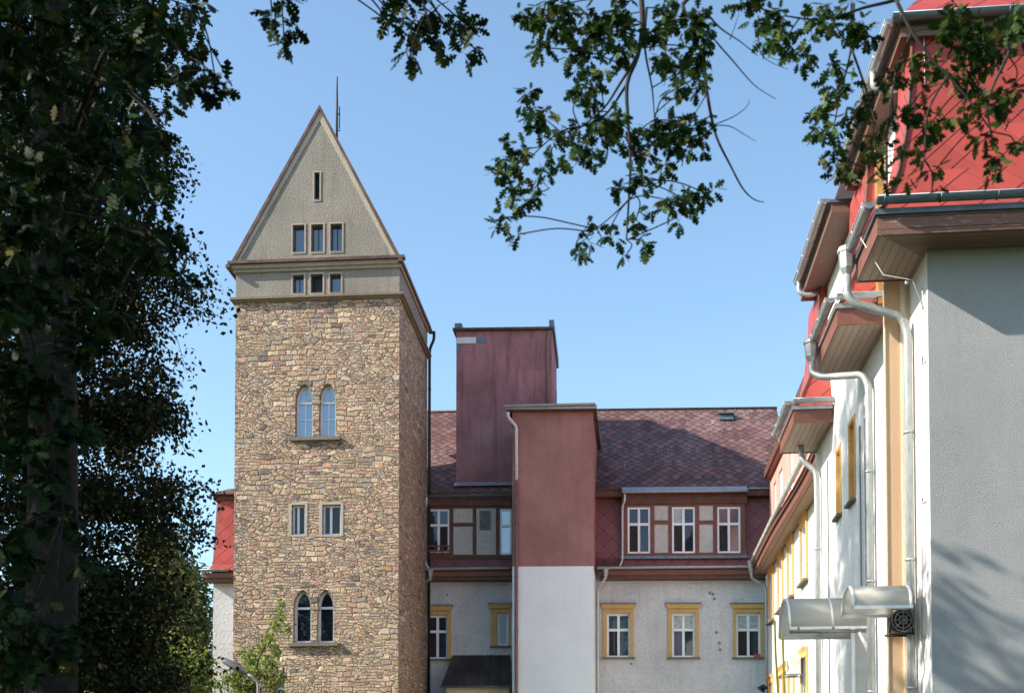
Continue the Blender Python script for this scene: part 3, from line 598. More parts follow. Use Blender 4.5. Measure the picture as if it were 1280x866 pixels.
# dormer roof skirts, flashing and gutters
m = MB(FR); a, b = H(778, 615)[0], H(933, 615)[0]; w9 = H(850, 610, -.3)[1]
m.face([FR.p(a, -.36, w9-.13), FR.p(b, -.36, w9-.13), FR.p(b, .12, w9+.16), FR.p(a, .12, w9+.16)]); m.face([FR.p(a, -.36, w9-.14), FR.p(b, -.36, w9-.14), FR.p(b, .12, w9-.14), FR.p(a, .12, w9-.14)])
for k in range(7): u = a+(b-a)*k/6; m.tube([FR.p(u, -.37, w9-.12), FR.p(u, .12, w9+.175)], .014, 5)
m.build('dormer_flashing', M['zinc'], rear)
gutter(rear, FR.p(a, -.44, w9-.14), FR.p(b, -.44, w9-.14), M['zinc'], .055)
gutter(rear, FR.p(H(533, 620)[0], -.4, H(590, 619, -.4)[1]), FR.p(U640, -.4, H(590, 618, -.4)[1]), M['zincdark'], .055)
gutter(rear, FR.p(H(747, 612)[0], -.15, WU+.02), FR.p(a-.02, -.15, WU+.02), M['rust'], .05); gutter(rear, FR.p(b+.02, -.15, WU+.0), FR.p(XR, -.15, WU+.0), M['zinc'], .04)
# roof vent
sv = 4.15; q = FR.rect(899, 515, 916.5, 524.5, 3.9); m = MB(FR); m.hull([FR.p(q[0], 3.85, q[2]), FR.p(q[1], 3.85, q[2]), FR.p(q[1], 4.4, q[2]), FR.p(q[0], 4.4, q[2])], [FR.p(q[0], 3.95, q[3]-.06), FR.p(q[1], 3.95, q[3]-.06), FR.p(q[1], 4.4, q[3]-.06), FR.p(q[0], 4.4, q[3]-.06)])
m.box(FR, q[0]-.04, q[1]+.04, 3.85, 4.45, q[3]-.055, q[3]); m.build('roof_vent', M['zincdark'], rear)
# downpipes
def hp(px, py, v): u, w = H(px, py, v); return FR.p(u, v, w)
pipe(rear, [hp(533, 618, -.4), hp(533, 628, -.4), hp(530.5, 640, -.2), hp(530.5, 695, -.2), hp(533, 706, -.45), hp(537, 712, -.55)], .045, M['pipewhite'])
pipe(rear, [hp(538, 713, -.55), hp(537, 722, -.55), hp(531, 730, -.08), hp(530, 866, -.08), (*hp(530, 866, -.08)[:2], 0)], .05, M['pipewhite'])
pipe(rear, [hp(781, 617, -.4), hp(781, 625, -.4), hp(778, 632, -.2), hp(778, 700, -.2), hp(775, 707, -.5)], .04, M['pipewhite'])
pipe(rear, [hp(757, 714, -.55), hp(756.5, 722, -.55), hp(747.5, 737, -.09), hp(747.5, 866, -.09), (*hp(747.5, 866, -.09)[:2], 0)], .045, M['pipewhite'])
hopper(rear, hp(757, 710, -.55), M['zinc'], 1.0); hopper(rear, hp(538, 712, -.55), M['zinc'], 1.0)
# small lean-to roof against the facade
lean = thing('lean_to_porch', FR.p(H(600, 900)[0], -1, 0), 'small porch with a dark sheet metal lean-to roof against the grey wall', 'porch')
w1 = H(600, 820, -.0)[1]; a, b, c, d = H(566, 820, 0)[0], H(638, 820, 0)[0], H(551.5, 858, -1.5)[0], H(639, 858, -1.5)[0]; w0 = H(600, 858, -1.5)[1]
m = MB(FR); m.hull([FR.p(c, -1.5, w0), FR.p(d, -1.5, w0), FR.p(b, -.003, w1), FR.p(a, -.003, w1)], [FR.p(c, -1.5, w0+.05), FR.p(d, -1.5, w0+.05), FR.p(b, -.003, w1+.05), FR.p(a, -.003, w1+.05)])
for k in range(1, 6): t = k/6; m.tube([FR.p(c+(d-c)*t, -1.5, w0+.06), FR.p(a+(b-a)*t, -.01, w1+.06)], .02, 5)
m.build('roof', M['leaded'], lean)
MB(FR).box(FR, c+.15, d-.1, -1.3, -.003, 0, w0-.002).build('wall', M['cream'], lean)
gutter(lean, FR.p(c-.05, -1.57, w0+.02), FR.p(d, -1.57, w0+.02), M['zincdark'], .05)
# red bottle crate lid on the sill of the last yellow window
q = FR.rect(942.5, 818, 950.5, 821.2, -.06); m = MB(FR); m.box(FR, q[0], q[1], -.11, -.02, q[2]+.005, q[3]); m.tube([FR.p(q[0]+.02, -.065, q[3]+.02), FR.p(q[1]-.02, -.065, q[3]+.02)], .02, 6)
tag(m.build('plastic_box', M['redplastic']), 'small flat red plastic box lying on the window sill beside the right wing', 'box')
# wall fixings and holes in the plaster
m = MB(FR)
for x, y in ((887, 740.5), (891, 742), (893, 748), (895.5, 790), (900, 811.5), (899, 803), (789, 829), (559, 743)):
    P = hp(x, y, -.01); m.tube([(P[0], P[1]-.05, P[2]), (P[0], P[1]+.03, P[2])], .05 if x > 880 else .035, 7)
m.build('wall_fixings', M['zincdark'], rear)

# ---------------- purple tower on the roof ----------------
pt = thing('purple_tower', FR.p(H(630, 500, 1.3)[0], 2, 0), 'faded purple plastered box tower rising behind the rear roof edge', 'tower')
V1 = .45; a, b = H(570.3, 500, V1)[0], H(690, 500, V1)[0]; wt0 = H(630, 413.5, V1)[1]; wb = WU-.4
hole = FR.rect(690, 1, 690, 1, V1)
m = MB(FR); m.box(FR, a, b, V1, V1+2.6, wb, wt0); m.build('wall', M['purple'], pt)
m = MB(FR); m.box(FR, a-.12, b+.05, V1-.14, V1+2.6, wt0+.002, wt0+.09); m.build('roof_edge', M['rust'], pt)
MB(FR).box(FR, a-.05, a+.22, V1-.1, V1+2.6, wt0+.092, wt0+.28).build('parapet', M['zincdark'], pt); m = MB(FR); m.box(FR, b-.10, b+.08, V1-.1, V1+.3, wt0+.092, wt0+.36)
m.hull([FR.p(b-.1, V1+.3, wt0+.092), FR.p(b+.08, V1+.3, wt0+.092), FR.p(b+.08, V1+2.7, wt0-.5), FR.p(b-.1, V1+2.7, wt0-.5)], [FR.p(b-.1, V1+.3, wt0+.36), FR.p(b+.08, V1+.3, wt0+.36), FR.p(b+.08, V1+2.7, wt0-.1), FR.p(b-.1, V1+2.7, wt0-.1)])
m.build('parapet', M['zincdark'], pt)
m = MB(FR); q = FR.rect(571, 418, 588, 429, V1)
m.box(FR, q[0], H(595, 420, V1)[0], V1-.02, V1-.002, H(600, 429, V1)[1], H(600, 421.5, V1)[1]); m.build('bare_patch', M['lower_white'], pt, 'bare pale patch where the plaster has fallen off')
m = MB(FR); m.face([FR.p(H(571, 430, V1)[0], V1-.012, H(571, 430, V1)[1]), FR.p(H(579, 431, V1)[0], V1-.012, H(579, 431, V1)[1]), FR.p(H(575, 438, V1)[0], V1-.012, H(575, 438, V1)[1]), FR.p(H(571, 441, V1)[0], V1-.012, H(571, 441, V1)[1])])
m.box(FR, H(596, 420, V1)[0], H(607, 420, V1)[0], V1-.02, V1-.002, H(600, 429, V1)[1], H(600, 422, V1)[1]); m.build('grey_patch', M['zincdark'], pt)
pipe(pt, [FR.p(b-.1, V1-.1, wt0-.05), FR.p(b-.16, V1-.08, wt0-.5), FR.p(b-.16, V1-.08, WU+1)], .055, M['pipebrown'])
m = MB(FR)
for v in (2.2, 3.0): m.box(FR, b+.002, b+.02, V1+v-.75, V1+v-.6, wt0-2.6, wt0-1.5) if v > 2.5 else m.box(FR, b+.002, b+.02, V1+.5, V1+.8, wt0-3.8, wt0-3.1)
m.build('side_window', M['dark'], pt)
wf = H(600, 606.5, V1-.05)[1]; m = MB(FR); m.hull([FR.p(a-.05, V1-.25, wf-.05), FR.p(H(642, 600, V1)[0], V1-.25, wf-.05), FR.p(H(642, 600, V1)[0], V1-.003, wf-.05), FR.p(a-.05, V1-.003, wf-.05)], [FR.p(a-.05, V1-.2, wf-.02), FR.p(H(642, 600, V1)[0], V1-.2, wf-.02), FR.p(H(642, 600, V1)[0], V1-.003, wf+.14), FR.p(a-.05, V1-.003, wf+.14)])
m.build('roof_flashing', M['zinc'], pt)

# ---------------- red and white stair tower ----------------
st = thing('stair_tower', FR.p(H(692, 900, -2.2)[0], -1, 0), 'flat roofed stair tower, red plaster above and white below, in front of the rear building', 'tower')
VF = -2.25; a, b = H(640.5, 700, VF)[0], H(741.5, 700, VF)[0]; wm = H(690, 708, VF)[1]; wt1 = H(690, 515, VF)[1]
MB(FR).box(FR, a, b, VF, 3.0, wm, wt1).build('upper_wall', M['red_wall'], st)
MB(FR).box(FR, a+.0, b-.0, VF-.02, -.003, 0, wm-.002).build('lower_wall', M['lower_white'], st)
m = MB(FR); m.box(FR, a-.18, b+.14, VF-.28, 3.1, wt1+.002, wt1+.10); m.build('roof', M['rust'], st)
m = MB(FR); m.box(FR, a-.2, b+.16, VF-.3, VF-.282, wt1+.03, wt1+.16); m.build('roof_edge', M['zinc'], st)
gutter(st, FR.p(a-.28, VF-.38, wt1+.13), FR.p(b+.1, VF-.38, wt1+.17), M['zinc'], .06)
m = MB(FR); m.box(FR, a-.004, b+.01, VF-.024, VF-.002, wm-.03, wm+.01); m.build('drip_edge', M['lower_white'], st)
def sp(px, py, v=VF): u, w = H(px, py, v); return FR.p(u, v, w)
pipe(st, [sp(635, 515, VF-.36), sp(635, 521, VF-.36), sp(645.5, 533, VF-.09), sp(645.5, 600, VF-.09)], .06, M['pipewhite'])
pipe(st, [sp(645.5, 600.5, VF-.09), sp(645.5, 860, VF-.09), (*sp(645.5, 866, VF-.09)[:2], 0)], .06, M['pipebrown'])

# =====================================================================
#  RIGHT WING
# =====================================================================
wing = thing('right_wing', FS.p(6, 24, 0), 'white walled wing with red mansard roof and boarded eaves on the right', 'building')
UW, V0, V2, V3, UA = 4.2, 17.3, 27.75, 43.9, 4.85
def Wh(px, py, v=UW): return FW.hit(px, py, v)
# long side wall with window openings: u = distance here
wn = []
for px0, px1, yt, yb, in ((1045.5, 1052, 558, 641), (1061.5, 1070, 520, 621)):
    d1_, d0_ = Wh(px0, 600)[0]-.08, Wh(px1, 600)[0]+.08; wt_ = Wh(px1, yt)[1]; wb_ = Wh(px1, yb)[1]; wn.append((d0_, d1_, wb_, wt_))
gw = (Wh(1064, 830)[0], Wh(1056, 830)[0], 1.2, 3.15)
m = MB(FW); m.panel(FW, UW, rc(V0, V2, 0, WU-.25), [rc(*q) for q in wn+[gw]], .22)
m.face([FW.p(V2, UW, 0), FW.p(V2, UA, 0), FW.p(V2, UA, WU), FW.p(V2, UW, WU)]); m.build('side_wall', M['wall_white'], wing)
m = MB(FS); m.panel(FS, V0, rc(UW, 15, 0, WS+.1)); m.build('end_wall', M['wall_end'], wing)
wa = []
for px, yt, yb in ((1006, 654, 731), (989, 682, 746), (976.3, 700, 760), (964.8, 718, 777)):
    d = Wh(px, 700, UA)[0]; wa.append((d-.55, d+.55, Wh(px, yb, UA)[1], Wh(px, yt, UA)[1]))
wtop, wbot = np.mean([x[3] for x in wa]), np.mean([x[2] for x in wa]); wa = [(x[0], x[1], wbot, wtop) for x in wa]
ga = []
for px in (1006.5, 990, 983, 977, 964.5): d = Wh(px, 830, UA)[0]; ga.append((d-.5, d+.5, 1.9, Wh(990, 835, UA)[1]))
m = MB(FW); m.panel(FW, UA, rc(V2, V3, 0, WS+.05), [rc(*q) for q in wa+ga], .22); m.build('far_side_wall', M['wall_white'], wing)
def ysur(q, v, mat='yellow2', near=False):
    if near:
        u0, u1, w0, w1 = q; w = window(wing, FW, q, v, .2, 'v', .06, 'glass'); m = MB(FW)
        for a in ((u0+.001, u0+.02, w0, w1), (u1-.02, u1-.001, w0, w1), (u0+.021, u1-.021, w1-.02, w1-.001)): m.box(FW, a[0], a[1], v+.001, v+.195, a[2], a[3])
        m.box(FW, u0-.08, u0-.001, v-.018, v, w0, w1+.08); m.box(FW, u1+.001, u1+.08, v-.018, v, w0, w1+.08); m.box(FW, u0-.001, u1+.001, v-.018, v, w1+.001, w1+.08)
        m.build('surround', M[mat], w); MB(FW).box(FW, u0-.1, u1+.1, v-.1, v+.1, w0-.06, w0-.003).build('sill', M['sill'], w); return w
    w = window(wing, FW, q, v, .12, 'cross', .07, 'glass'); m = MB(FW); u0, u1, w0, w1 = q
    m.box(FW, u0-.14, u0-.002, v-.06, v, w0, w1+.02); m.box(FW, u1+.002, u1+.14, v-.06, v, w0, w1+.02); m.box(FW, u0-.14, u1+.14, v-.065, v, w1+.022, w1+.17)
    m.hull([FW.p(u0-.14, v-.14, w1+.28), FW.p(u1+.14, v-.14, w1+.28), FW.p(u1+.14, v, w1+.28), FW.p(u0-.14, v, w1+.28)][::1], [FW.p(u0-.14, v-.065, w1+.172), FW.p(u1+.14, v-.065, w1+.172), FW.p(u1+.14, v, w1+.172), FW.p(u0-.14, v, w1+.172)])
    m.build('surround', M[mat], w); MB(FW).box(FW, u0-.16, u1+.16, v-.15, v+.1, w0-.07, w0-.003).build('sill', M['sill'], w)
for q in wn+[gw]: ysur(q, UW, near=True)
for q in wa+ga: ysur(q, UA)
# corner pilaster in tan and cream plaster behind the first eave
m = MB(FS); m.box(FS, 3.83, 4.08, 18.42, 18.5, 0, WS+.3); m.build('pilaster', M['wall_tan'], wing)
m = MB(FS); m.box(FS, 3.822, 3.84, 18.40, 18.418, 0, WS+.3); m.box(FS, 4.06, 4.135, 18.38, 18.418, 0, WS+.3); m.box(FS, 4.135, 4.197, 18.42, 18.5, 0, WS); m.build('pilaster_edge', M['cream'], wing)
# eaves bays
def eave(v0, v1, u1, south=True, peel=False):
    UE = 3.42; E = MB(FW)
    if u1 > 6:
        # mitred soffit: strip along the side, strip across the end
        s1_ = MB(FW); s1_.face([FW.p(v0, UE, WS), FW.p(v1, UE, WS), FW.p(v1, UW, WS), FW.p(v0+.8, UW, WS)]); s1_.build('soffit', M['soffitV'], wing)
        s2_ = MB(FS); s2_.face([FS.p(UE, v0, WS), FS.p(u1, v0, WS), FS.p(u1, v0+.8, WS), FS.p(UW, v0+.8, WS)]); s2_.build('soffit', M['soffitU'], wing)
    else:
        s1_ = MB(FW); s1_.face([FW.p(v0, UE, WS), FW.p(v1, UE, WS), FW.p(v1, u1, WS), FW.p(v0, u1, WS)]); s1_.build('soffit', M['soffitV'], wing)
    f = MB(FW); f.box(FW, v0+.002, v1, UE-.03, UE, WS-.02, WG-.2); f.box(FW, v1, v1+.02, UE-.03, UW, WS-.02, WG-.15); f.build('fascia', M['redbrown'], wing)
    f = MB(FS); f.box(FS, UE-.03, u1, v0-.03, v0, WS-.02, WG-.2); f.build('fascia', M['peeling' if peel else 'redbrown'], wing)
    f = MB(FS); f.box(FS, UE-.07, u1, v0-.07, v0-.032, WG-.198, WG-.15); f.box(FS, UE-.07, UE-.032, v0-.032, v1, WG-.198, WG-.15)
    f.box(FS, UE-.07, u1, v0-.07, v0+.4, WG-.148, WG-.12); f.box(FS, UE-.07, UE+.4, v0+.4, v1, WG-.148, WG-.12); f.build('flashing', M['zincdark' if peel else 'zinc'], wing)
    gutter(wing, FS.p(UE-.14, v0-.06, WG-.02), FS.p(UE-.14, v1-.1, WG-.02), M['zinc'], .08)
    gutter(wing, FS.p(UE-.06, v0-.15, WG-.02), FS.p(u1, v0-.15, WG-.02), M['zincdark' if peel else 'zinc'], .08)
    # mansard skin
    pf = [(.02, WG-.1), (.16, WG+.12), (.36, WG+.6), (.52, WG+1.3), (.60, WG+2.1), (.63, WU-.25)]
    mm = MB(FS); nu = 2
    for (o0, h0), (o1, h1) in zip(pf, pf[1:]):
        mm.face([FS.p(UE+o0, v0+o0, h0), FS.p(u1, v0+o0, h0), FS.p(u1, v0+o1, h1), FS.p(UE+o1, v0+o1, h1)])
        mm.face([FS.p(UE+o0, v0+o0, h0), FS.p(UE+o0, v1, h0), FS.p(UE+o1, v1, h1), FS.p(UE+o1, v0+o1, h1)])
    mm.face([FS.p(UE+o, v1, h) for o, h in pf]+[FS.p(4.19, v1, WU-.25), FS.p(4.19, v1, WG-.1)])
    mm.build('mansard', M['red'], wing)
    hp_ = [FS.p(UE+o-.01, v0+o-.01, h) for o, h in pf]; MB(FS).tube(hp_, .025, 6).build('hip_ridge', M['brown'], wing)
    for k in (1,): pass
eave(16.72, 18.25, 15, peel=True); eave(19.95, 22.3, UW-.004); eave(25.25, 27.55, UW-.004)
# upper eaves
def ueave(v0, v1, u0, u1):
    m = MB(FS); m.box(FS, u0, u1, v0, v1, WU-.3, WU-.12); m.build('upper_soffit', M['darksoffit'], wing)
    m = MB(FS); m.box(FS, u0-.04, u1, v0-.03, v1+.03, WU-.118, WU-.06); m.build('upper_flashing', M['zincdark'], wing)
ueave(17.25, 21.7, 3.86, 15); ueave(22.5, 26.6, 3.74, 5.2)
gutter(wing, FS.p(3.72, 17.2, WU-.06), FS.p(3.72, 21.7, WU-.06), M['zinc'], .08); gutter(wing, FS.p(3.62, 22.5, WU-.03), FS.p(3.62, 26.2, WU-.03), M['zinc'], .085)
gutter(wing, FS.p(3.72, 17.14, WU-.06), FS.p(15, 17.14, WU-.06), M['zincdark'], .08)
m = MB(FS); m.face([FS.p(3.8, 17.2, WU-.05), FS.p(15, 17.2, WU-.05), FS.p(15, 20.5, WU+4.2), FS.p(7, 20.5, WU+4.2)])
m.face([FS.p(3.8, 17.2, WU-.05), FS.p(3.8, 21.8, WU-.05), FS.p(7, 25.5, WU+4.2), FS.p(7, 20.5, WU+4.2)]); m.face([FS.p(3.8, 21.8, WU-.05), FS.p(3.8, 26.6, WU-.05), FS.p(7, 29, WU+4.2), FS.p(7, 25.5, WU+4.2)]); m.face([FS.p(4.75, 26.65, WU-.05), FS.p(4.75, 42.2, WU-.05), FS.p(8, 46, WU+4.2), FS.p(7, 29, WU+4.2)])
m.face([FS.p(7, 20.5, WU+4.2), FS.p(15, 20.5, WU+4.2), FS.p(15, 46, WU+4.2), FS.p(8, 46, WU+4.2)])
m.build('upper_roof', M['red'], wing)
MB(FS).box(FS, 4.02, 4.14, 19.75, 19.95, WG-.2, WU-.3).build('corner_post', M['wood'], wing)
# far part: lower eave, pink upper wall, upper eave
UE2, UE3 = 4.36, 4.86
m = MB(FW); P = []
n = 14
for k in range(n+1):
    t = k/n; v = V2+.02+(43.0-V2)*t; sag = .10*math.sin(math.pi*min(1, t*1.6))*(1-t); P.append((v, 4.32+.05*t+.10*math.sin(t*6.3)*(1-t), WS+.02+sag*.6))
for (a1, b1, c1), (a2, b2, c2) in zip(P, P[1:]): m.face([FW.p(a1, b1, c1), FW.p(a2, b2, c2), FW.p(a2, UA, WS), FW.p(a1, UA, WS)])
m.build('far_soffit', M['soffitR'], wing)
for name, dw0, dw1, du, mat in (('far_fascia', -.03, .16, -.03, 'redbrown'), ('far_fascia_upper', .162, .34, -.09, 'brown')):
    m = MB(FW)
    for (a1, b1, c1), (a2, b2, c2) in zip(P, P[1:]):
        A = [FW.p(a1, b1+du, c1+dw0), FW.p(a1, b1+.03, c1+dw0), FW.p(a1, b1+.03, c1+dw1), FW.p(a1, b1+du, c1+dw1)]; B_ = [FW.p(a2, b2+du, c2+dw0), FW.p(a2, b2+.03, c2+dw0), FW.p(a2, b2+.03, c2+dw1), FW.p(a2, b2+du, c2+dw1)]
        m.hull(A, B_)
    m.build(name, M[mat], wing)
gutter(wing, FW.p(V2+.1, P[0][1]-.16, WG-.02), FW.p(42.9, 4.26, WG-.02), M['pipewhite'], .07)
pw = [(Wh(992.5, 600, UE3)[0], Wh(987, 600, UE3)[0]), (Wh(978, 620, UE3)[0], Wh(973.5, 620, UE3)[0]), (Wh(970, 620, UE3)[0], Wh(967, 620, UE3)[0])]
hw = [rc(a, b, WG+.5, WG+2.3) for a, b in pw]
m = MB(FW); m.panel(FW, UE3, rc(V2, 42.6, WG-.1, WU-.2), hw, .12); m.face([FW.p(V2, 4.3, WG-.12), FW.p(42.9, 4.36, WG-.12), FW.p(42.9, UE3, WG+.15), FW.p(V2, UE3, WG+.15)])
m.build('pink_upper_wall', plaster('pink_plaster', (.66, .30, .26), grain=30, strength=.3, stain=.1), wing)
for a, b in pw: window(wing, FW, (a, b, WG+.5, WG+2.3), UE3, .05, 'cross', .08, 'glass')
m = MB(FS); m.box(FS, 4.70, 5.6, 28, 42.3, WU-.24, WU-.02); m.build('upper_soffit', M['redbrown'], wing)
m = MB(FS); m.box(FS, 4.64, 4.70, 27.9, 42.35, WU-.2, WU+.06); m.build('fascia', M['brown'], wing)
# rainwater heads and pipes
def wp(px, py, v): u, w = Wh(px, py, v); return FW.p(u, v, w)
h1 = FS.p(3.24, 18.15, WG+.02); hopper(wing, h1, M['zincpipe'], 1.25)
pipe(wing, [(h1[0], h1[1], h1[2]-.42), (h1[0], h1[1], h1[2]-.72), FS.p(3.36, 18.15, h1[2]-.86), FS.p(4.03, 18.15, h1[2]-1.08), FS.p(4.11, 18.15, h1[2]-1.32), FS.p(4.11, 18.15, 0)], .062, M['zincpipe'], r2=.16)
h2 = FS.p(3.24, 21.75, WG-.02); hopper(wing, h2, M['zincpipe'], 1.25)
pipe(wing, [(h2[0], h2[1], h2[2]-.42), (h2[0], h2[1], h2[2]-.60), FS.p(3.40, 21.6, h2[2]-.74), FS.p(4.02, 21.1, h2[2]-.88), FS.p(4.10, 21.05, h2[2]-1.1), FS.p(4.10, 21.05, 0)], .062, M['zincpipe'], r2=.16)
pipe(wing, [FS.p(3.78, 27.0, WS+.05), FS.p(3.78, 27.0, WS-.3), FS.p(3.95, 26.95, WS-.48), FS.p(4.08, 26.9, WS-.6), FS.p(4.1, 26.9, WS-.85), FS.p(4.1, 26.9, 0)], .065, M['zincpipe'], r2=.14)
h4 = FS.p(4.25, 43.0, WG+.0); hopper(wing, h4, M['zincpipe'], 1.25)
pipe(wing, [(h4[0], h4[1], h4[2]-.42), (h4[0], h4[1], h4[2]-.62), FS.p(4.74, 43.0, WS-.45), FS.p(4.76, 43.0, WS-.8), FS.p(4.76, 43.0, 0)], .055, M['zincpipe'])
for a, b in ((21.2, 3.78), (26.0, 3.66), (18.4, 3.74)):
    pipe(wing, [FS.p(b-.04, a, WU-.1), FS.p(b-.04, a, WU-.34), FS.p(b+.12, a-.02, WU-.42), FS.p(b+.42, a-.05, WU-.40)], .05, M['zincpipe'], 'upper_elbow', r2=.1, collars=False)
# strut between first rainwater head and second gutter, conductor on the corner
cond = [wp(1152.5, 360, UW-.05), wp(1152.5, 800, UW-.05), wp(1156, 838, UW-.05), wp(1152.5, 850, UW-.05), wp(1152.5, 866, UW-.05)]
m = MB().tube(cond, .008, 5)
for y in (450, 625, 794):
    c = wp(1152.5, y, UW-.05); m.tube([(c[0]-.02, c[1]-.1, c[2]), (c[0]+.05, c[1]+.15, c[2])], .011, 5)
m.build('lightning_conductor', M['grey'], wing)
m = MB(); m.tube([FS.p(3.3, 17.5, WG-.1), FS.p(3.6, 17.35, WG-.75), FS.p(4.0, 17.33, WG-.85), FS.p(4.17, 17.36, WG-1.3), wp(1152.5, 362, UW-.05)], .007, 5); m.build('conductor_wire', M['plastic'], wing)
m = MB(FW)
for px in (1078, 1084.5): d = Wh(px, 600)[0]; m.tube([FW.p(d, UW-.04, .3), FW.p(d, UW-.04, 8.2)], .018, 6)
for px in (1036.5, 1003.5): d = Wh(px, 700)[0] if px > 1030 else Wh(px, 700, UA)[0]; m.tube([FW.p(d, UW-.02 if px > 1030 else UA-.04, .3), FW.p(d, UW-.02 if px > 1030 else UA-.04, 8.6)], .016, 6)
m.build('wall_cables', M['grey'], wing)

# ---------------- canopies ----------------
def canopy(label, d0, d1, uo, ui, wb, rise, ribs=()):
    """barrel shaped door canopy: axis sideways out of the wall, d0..d1 along the wall"""
    c = thing('door_canopy', FS.p(ui, (d0+d1)/2, wb), label, 'canopy', 'barrel canopies over the side doors'); n = 14
    arc = [(d0+(d1-d0)*(.5-.5*math.cos(math.pi*k/n)), wb+rise*math.sin(math.pi*k/n)**.85) for k in range(n+1)]
    m = MB(FS)
    for (a1, b1), (a2, b2) in zip(arc, arc[1:]): m.face([FS.p(uo, a1, b1), FS.p(uo, a2, b2), FS.p(ui, a2, b2), FS.p(ui, a1, b1)], True)
    o = m.build('shell', M['poly'], c); o.modifiers.new('weld', 'WELD').merge_threshold = .001; md = o.modifiers.new('thick', 'SOLIDIFY'); md.thickness = .008
    m = MB(FS)
    for u in (uo, ui-.03)+tuple(ribs): m.tube([FS.p(u, a, b) for a, b in arc], .024, 6)
    for d in (d0, d1): m.box(FS, uo, ui-.01, d-.022, d+.022, wb-.025, wb+.02)
    m.build('frame', M['alu'], c); return c
dA = Wh(1128, 763)[0]
canopy('small barrel canopy of clear plastic above the black fan unit', 18.9, 20.05, 3.62, 4.19, 4.2, .36) if False else None
def cw(px, py, u): d, w = FW.hit(px, py, u); return d, w
# small canopy: near bottom edge seen at y 763, far edge at y 776
wA = CAMH+(985-763)*17.45/1500
canopy('small barrel canopy of clear plastic above the black fan unit', 17.45, 18.37, 3.16, 3.99, wA, .36)
wB = CAMH+(985-787.5)*21.6/1500
c2 = canopy('large barrel canopy of clear plastic with yellow ropes hanging from its end', 21.6, 23.1, 2.80, 4.19, wB, .62, (3.55,))
m = MB(FS); m.tube([FS.p(2.78, 21.5, wB-.08), FS.p(4.1, 21.5, wB-.08)], .028, 8)
for u in (2.95, 3.55): m.tube([FS.p(u, 21.5, wB-.1), FS.p(u, 21.6, wB+.02)], .02, 5)
m.build('front_gutter', M['grey'], c2)
m = MB(FS); m.tube([FS.p(3.98, 21.5, wB-.1), FS.p(4.19, 21.45, wB-.55)], .035, 8); m.box(FS, 3.86, 3.92, 21.55, 21.61, 0, wB-.02); m.build('bracket', M['alu'], c2)
MB(FS).box(FS, 3.925, 4.15, 21.62, 21.7, 0, wB-.03).build('side_screen', M['plastic'], c2)
for (x0, y0, x1, d, k) in ((968.5, 775, 972.5, 23.05, 'far'), (978.3, 792, 981, 21.62, 'near')):
    A = at(x0, y0, d*1.0); B_ = at(x1, 866, d); 
    m = MB().tube([(A[0], A[1], A[2]), (A[0]+.01, A[1], (A[2]+B_[2])/2+.1), (B_[0], B_[1], B_[2]), (B_[0]+.02, B_[1], .02)], .022, 6)
    tag(m.build('hanging_rope', M['rope']), f'yellow rope hanging from the {k} end of the large canopy', 'rope', 'yellow ropes under the large canopy')
# black fan unit
fc = FS.p(3.94, 18.15, CAMH+(985-783)*18.3/1500)
fan = thing('fan_unit', fc, 'round black fan unit on a bracket beside the tan pilaster below the small canopy', 'fan')
x, y, z = fc; m = MB()
m.tube([(x, y-.16, z), (x, y+.04, z)], .155, 20); m.build('motor_housing', M['dark'], fan)
m = MB()
for r in (.17, .12, .06): m.tube([(x+r*math.cos(k*math.pi/10), y-.19, z+r*math.sin(k*math.pi/10)) for k in range(21)], .008, 5)
for k in range(8): a = k*math.pi/4; m.tube([(x, y-.2, z), (x+.17*math.cos(a), y-.18, z+.17*math.sin(a))], .007, 5)
m.build('guard', M['grey'], fan)
m = MB(); m.tube([(x-.2, y-.2, z-.2), (x+.16, y-.2, z-.2)], .018, 6); m.tube([(x-.2, y+.05, z-.2), (x+.16, y+.05, z-.2)], .018, 6); m.tube([(x-.2, y-.2, z-.2), (x-.2, y-.2, z+.02)], .016, 6); m.tube([(x-.12, y-.05, z+.2), (x+.14, y-.05, z+.22)], .03, 6); m.tube([(x+.14, y-.2, z-.2), (x+.14, y-.05, z+.22)], .014, 6)
m.build('bracket', M['dark'], fan)
# air conditioner
d, w = Wh(1004, 832, UA); ac = thing('air_conditioner', FW.p(d, UA-.2, w-.3), 'pale box of an air conditioner on a bracket below the far windows', 'air conditioner')
m = MB(FW); m.box(FW, d-.38, d+.38, UA-.42, UA-.12, w-.25, w+.27); m.build('casing', M['plastic'], ac)
m = MB(FW); cc = FW.p(d-.39, 0, 0)
for r in (.17, .11, .05): m.tube([FW.p(d+.0+r*math.cos(k*math.pi/10), UA-.43, w+r*math.sin(k*math.pi/10)) for k in range(21)], .008, 5)
m.build('fan_grille', M['grey'], ac)
m = MB(FW); m.box(FW, d-.4, d-.36, UA-.55, UA-.003, w-.29, w-.252); m.box(FW, d+.36, d+.4, UA-.55, UA-.003, w-.29, w-.252); m.box(FW, d-.4, d-.36, UA-.04, UA-.003, w-.8, w+.2); m.build('bracket', M['grey'], ac)
# dark lamp low on the far corner
d = 42.9; lw = FW.hit(956, 858, 4.5)[1]; P0 = FW.p(d, 4.72, lw+.1); P1 = at(951, 862, 42.6)
m = MB(); m.tube([P0, (P1[0]+.1, P1[1], P1[2]+.12), (P1[0], P1[1], P1[2])], [.05, .09, .16], 10); tag(m.build('wall_lamp', M['dark']), 'dark cone shaped lamp low on the far corner pipe', 'lamp')
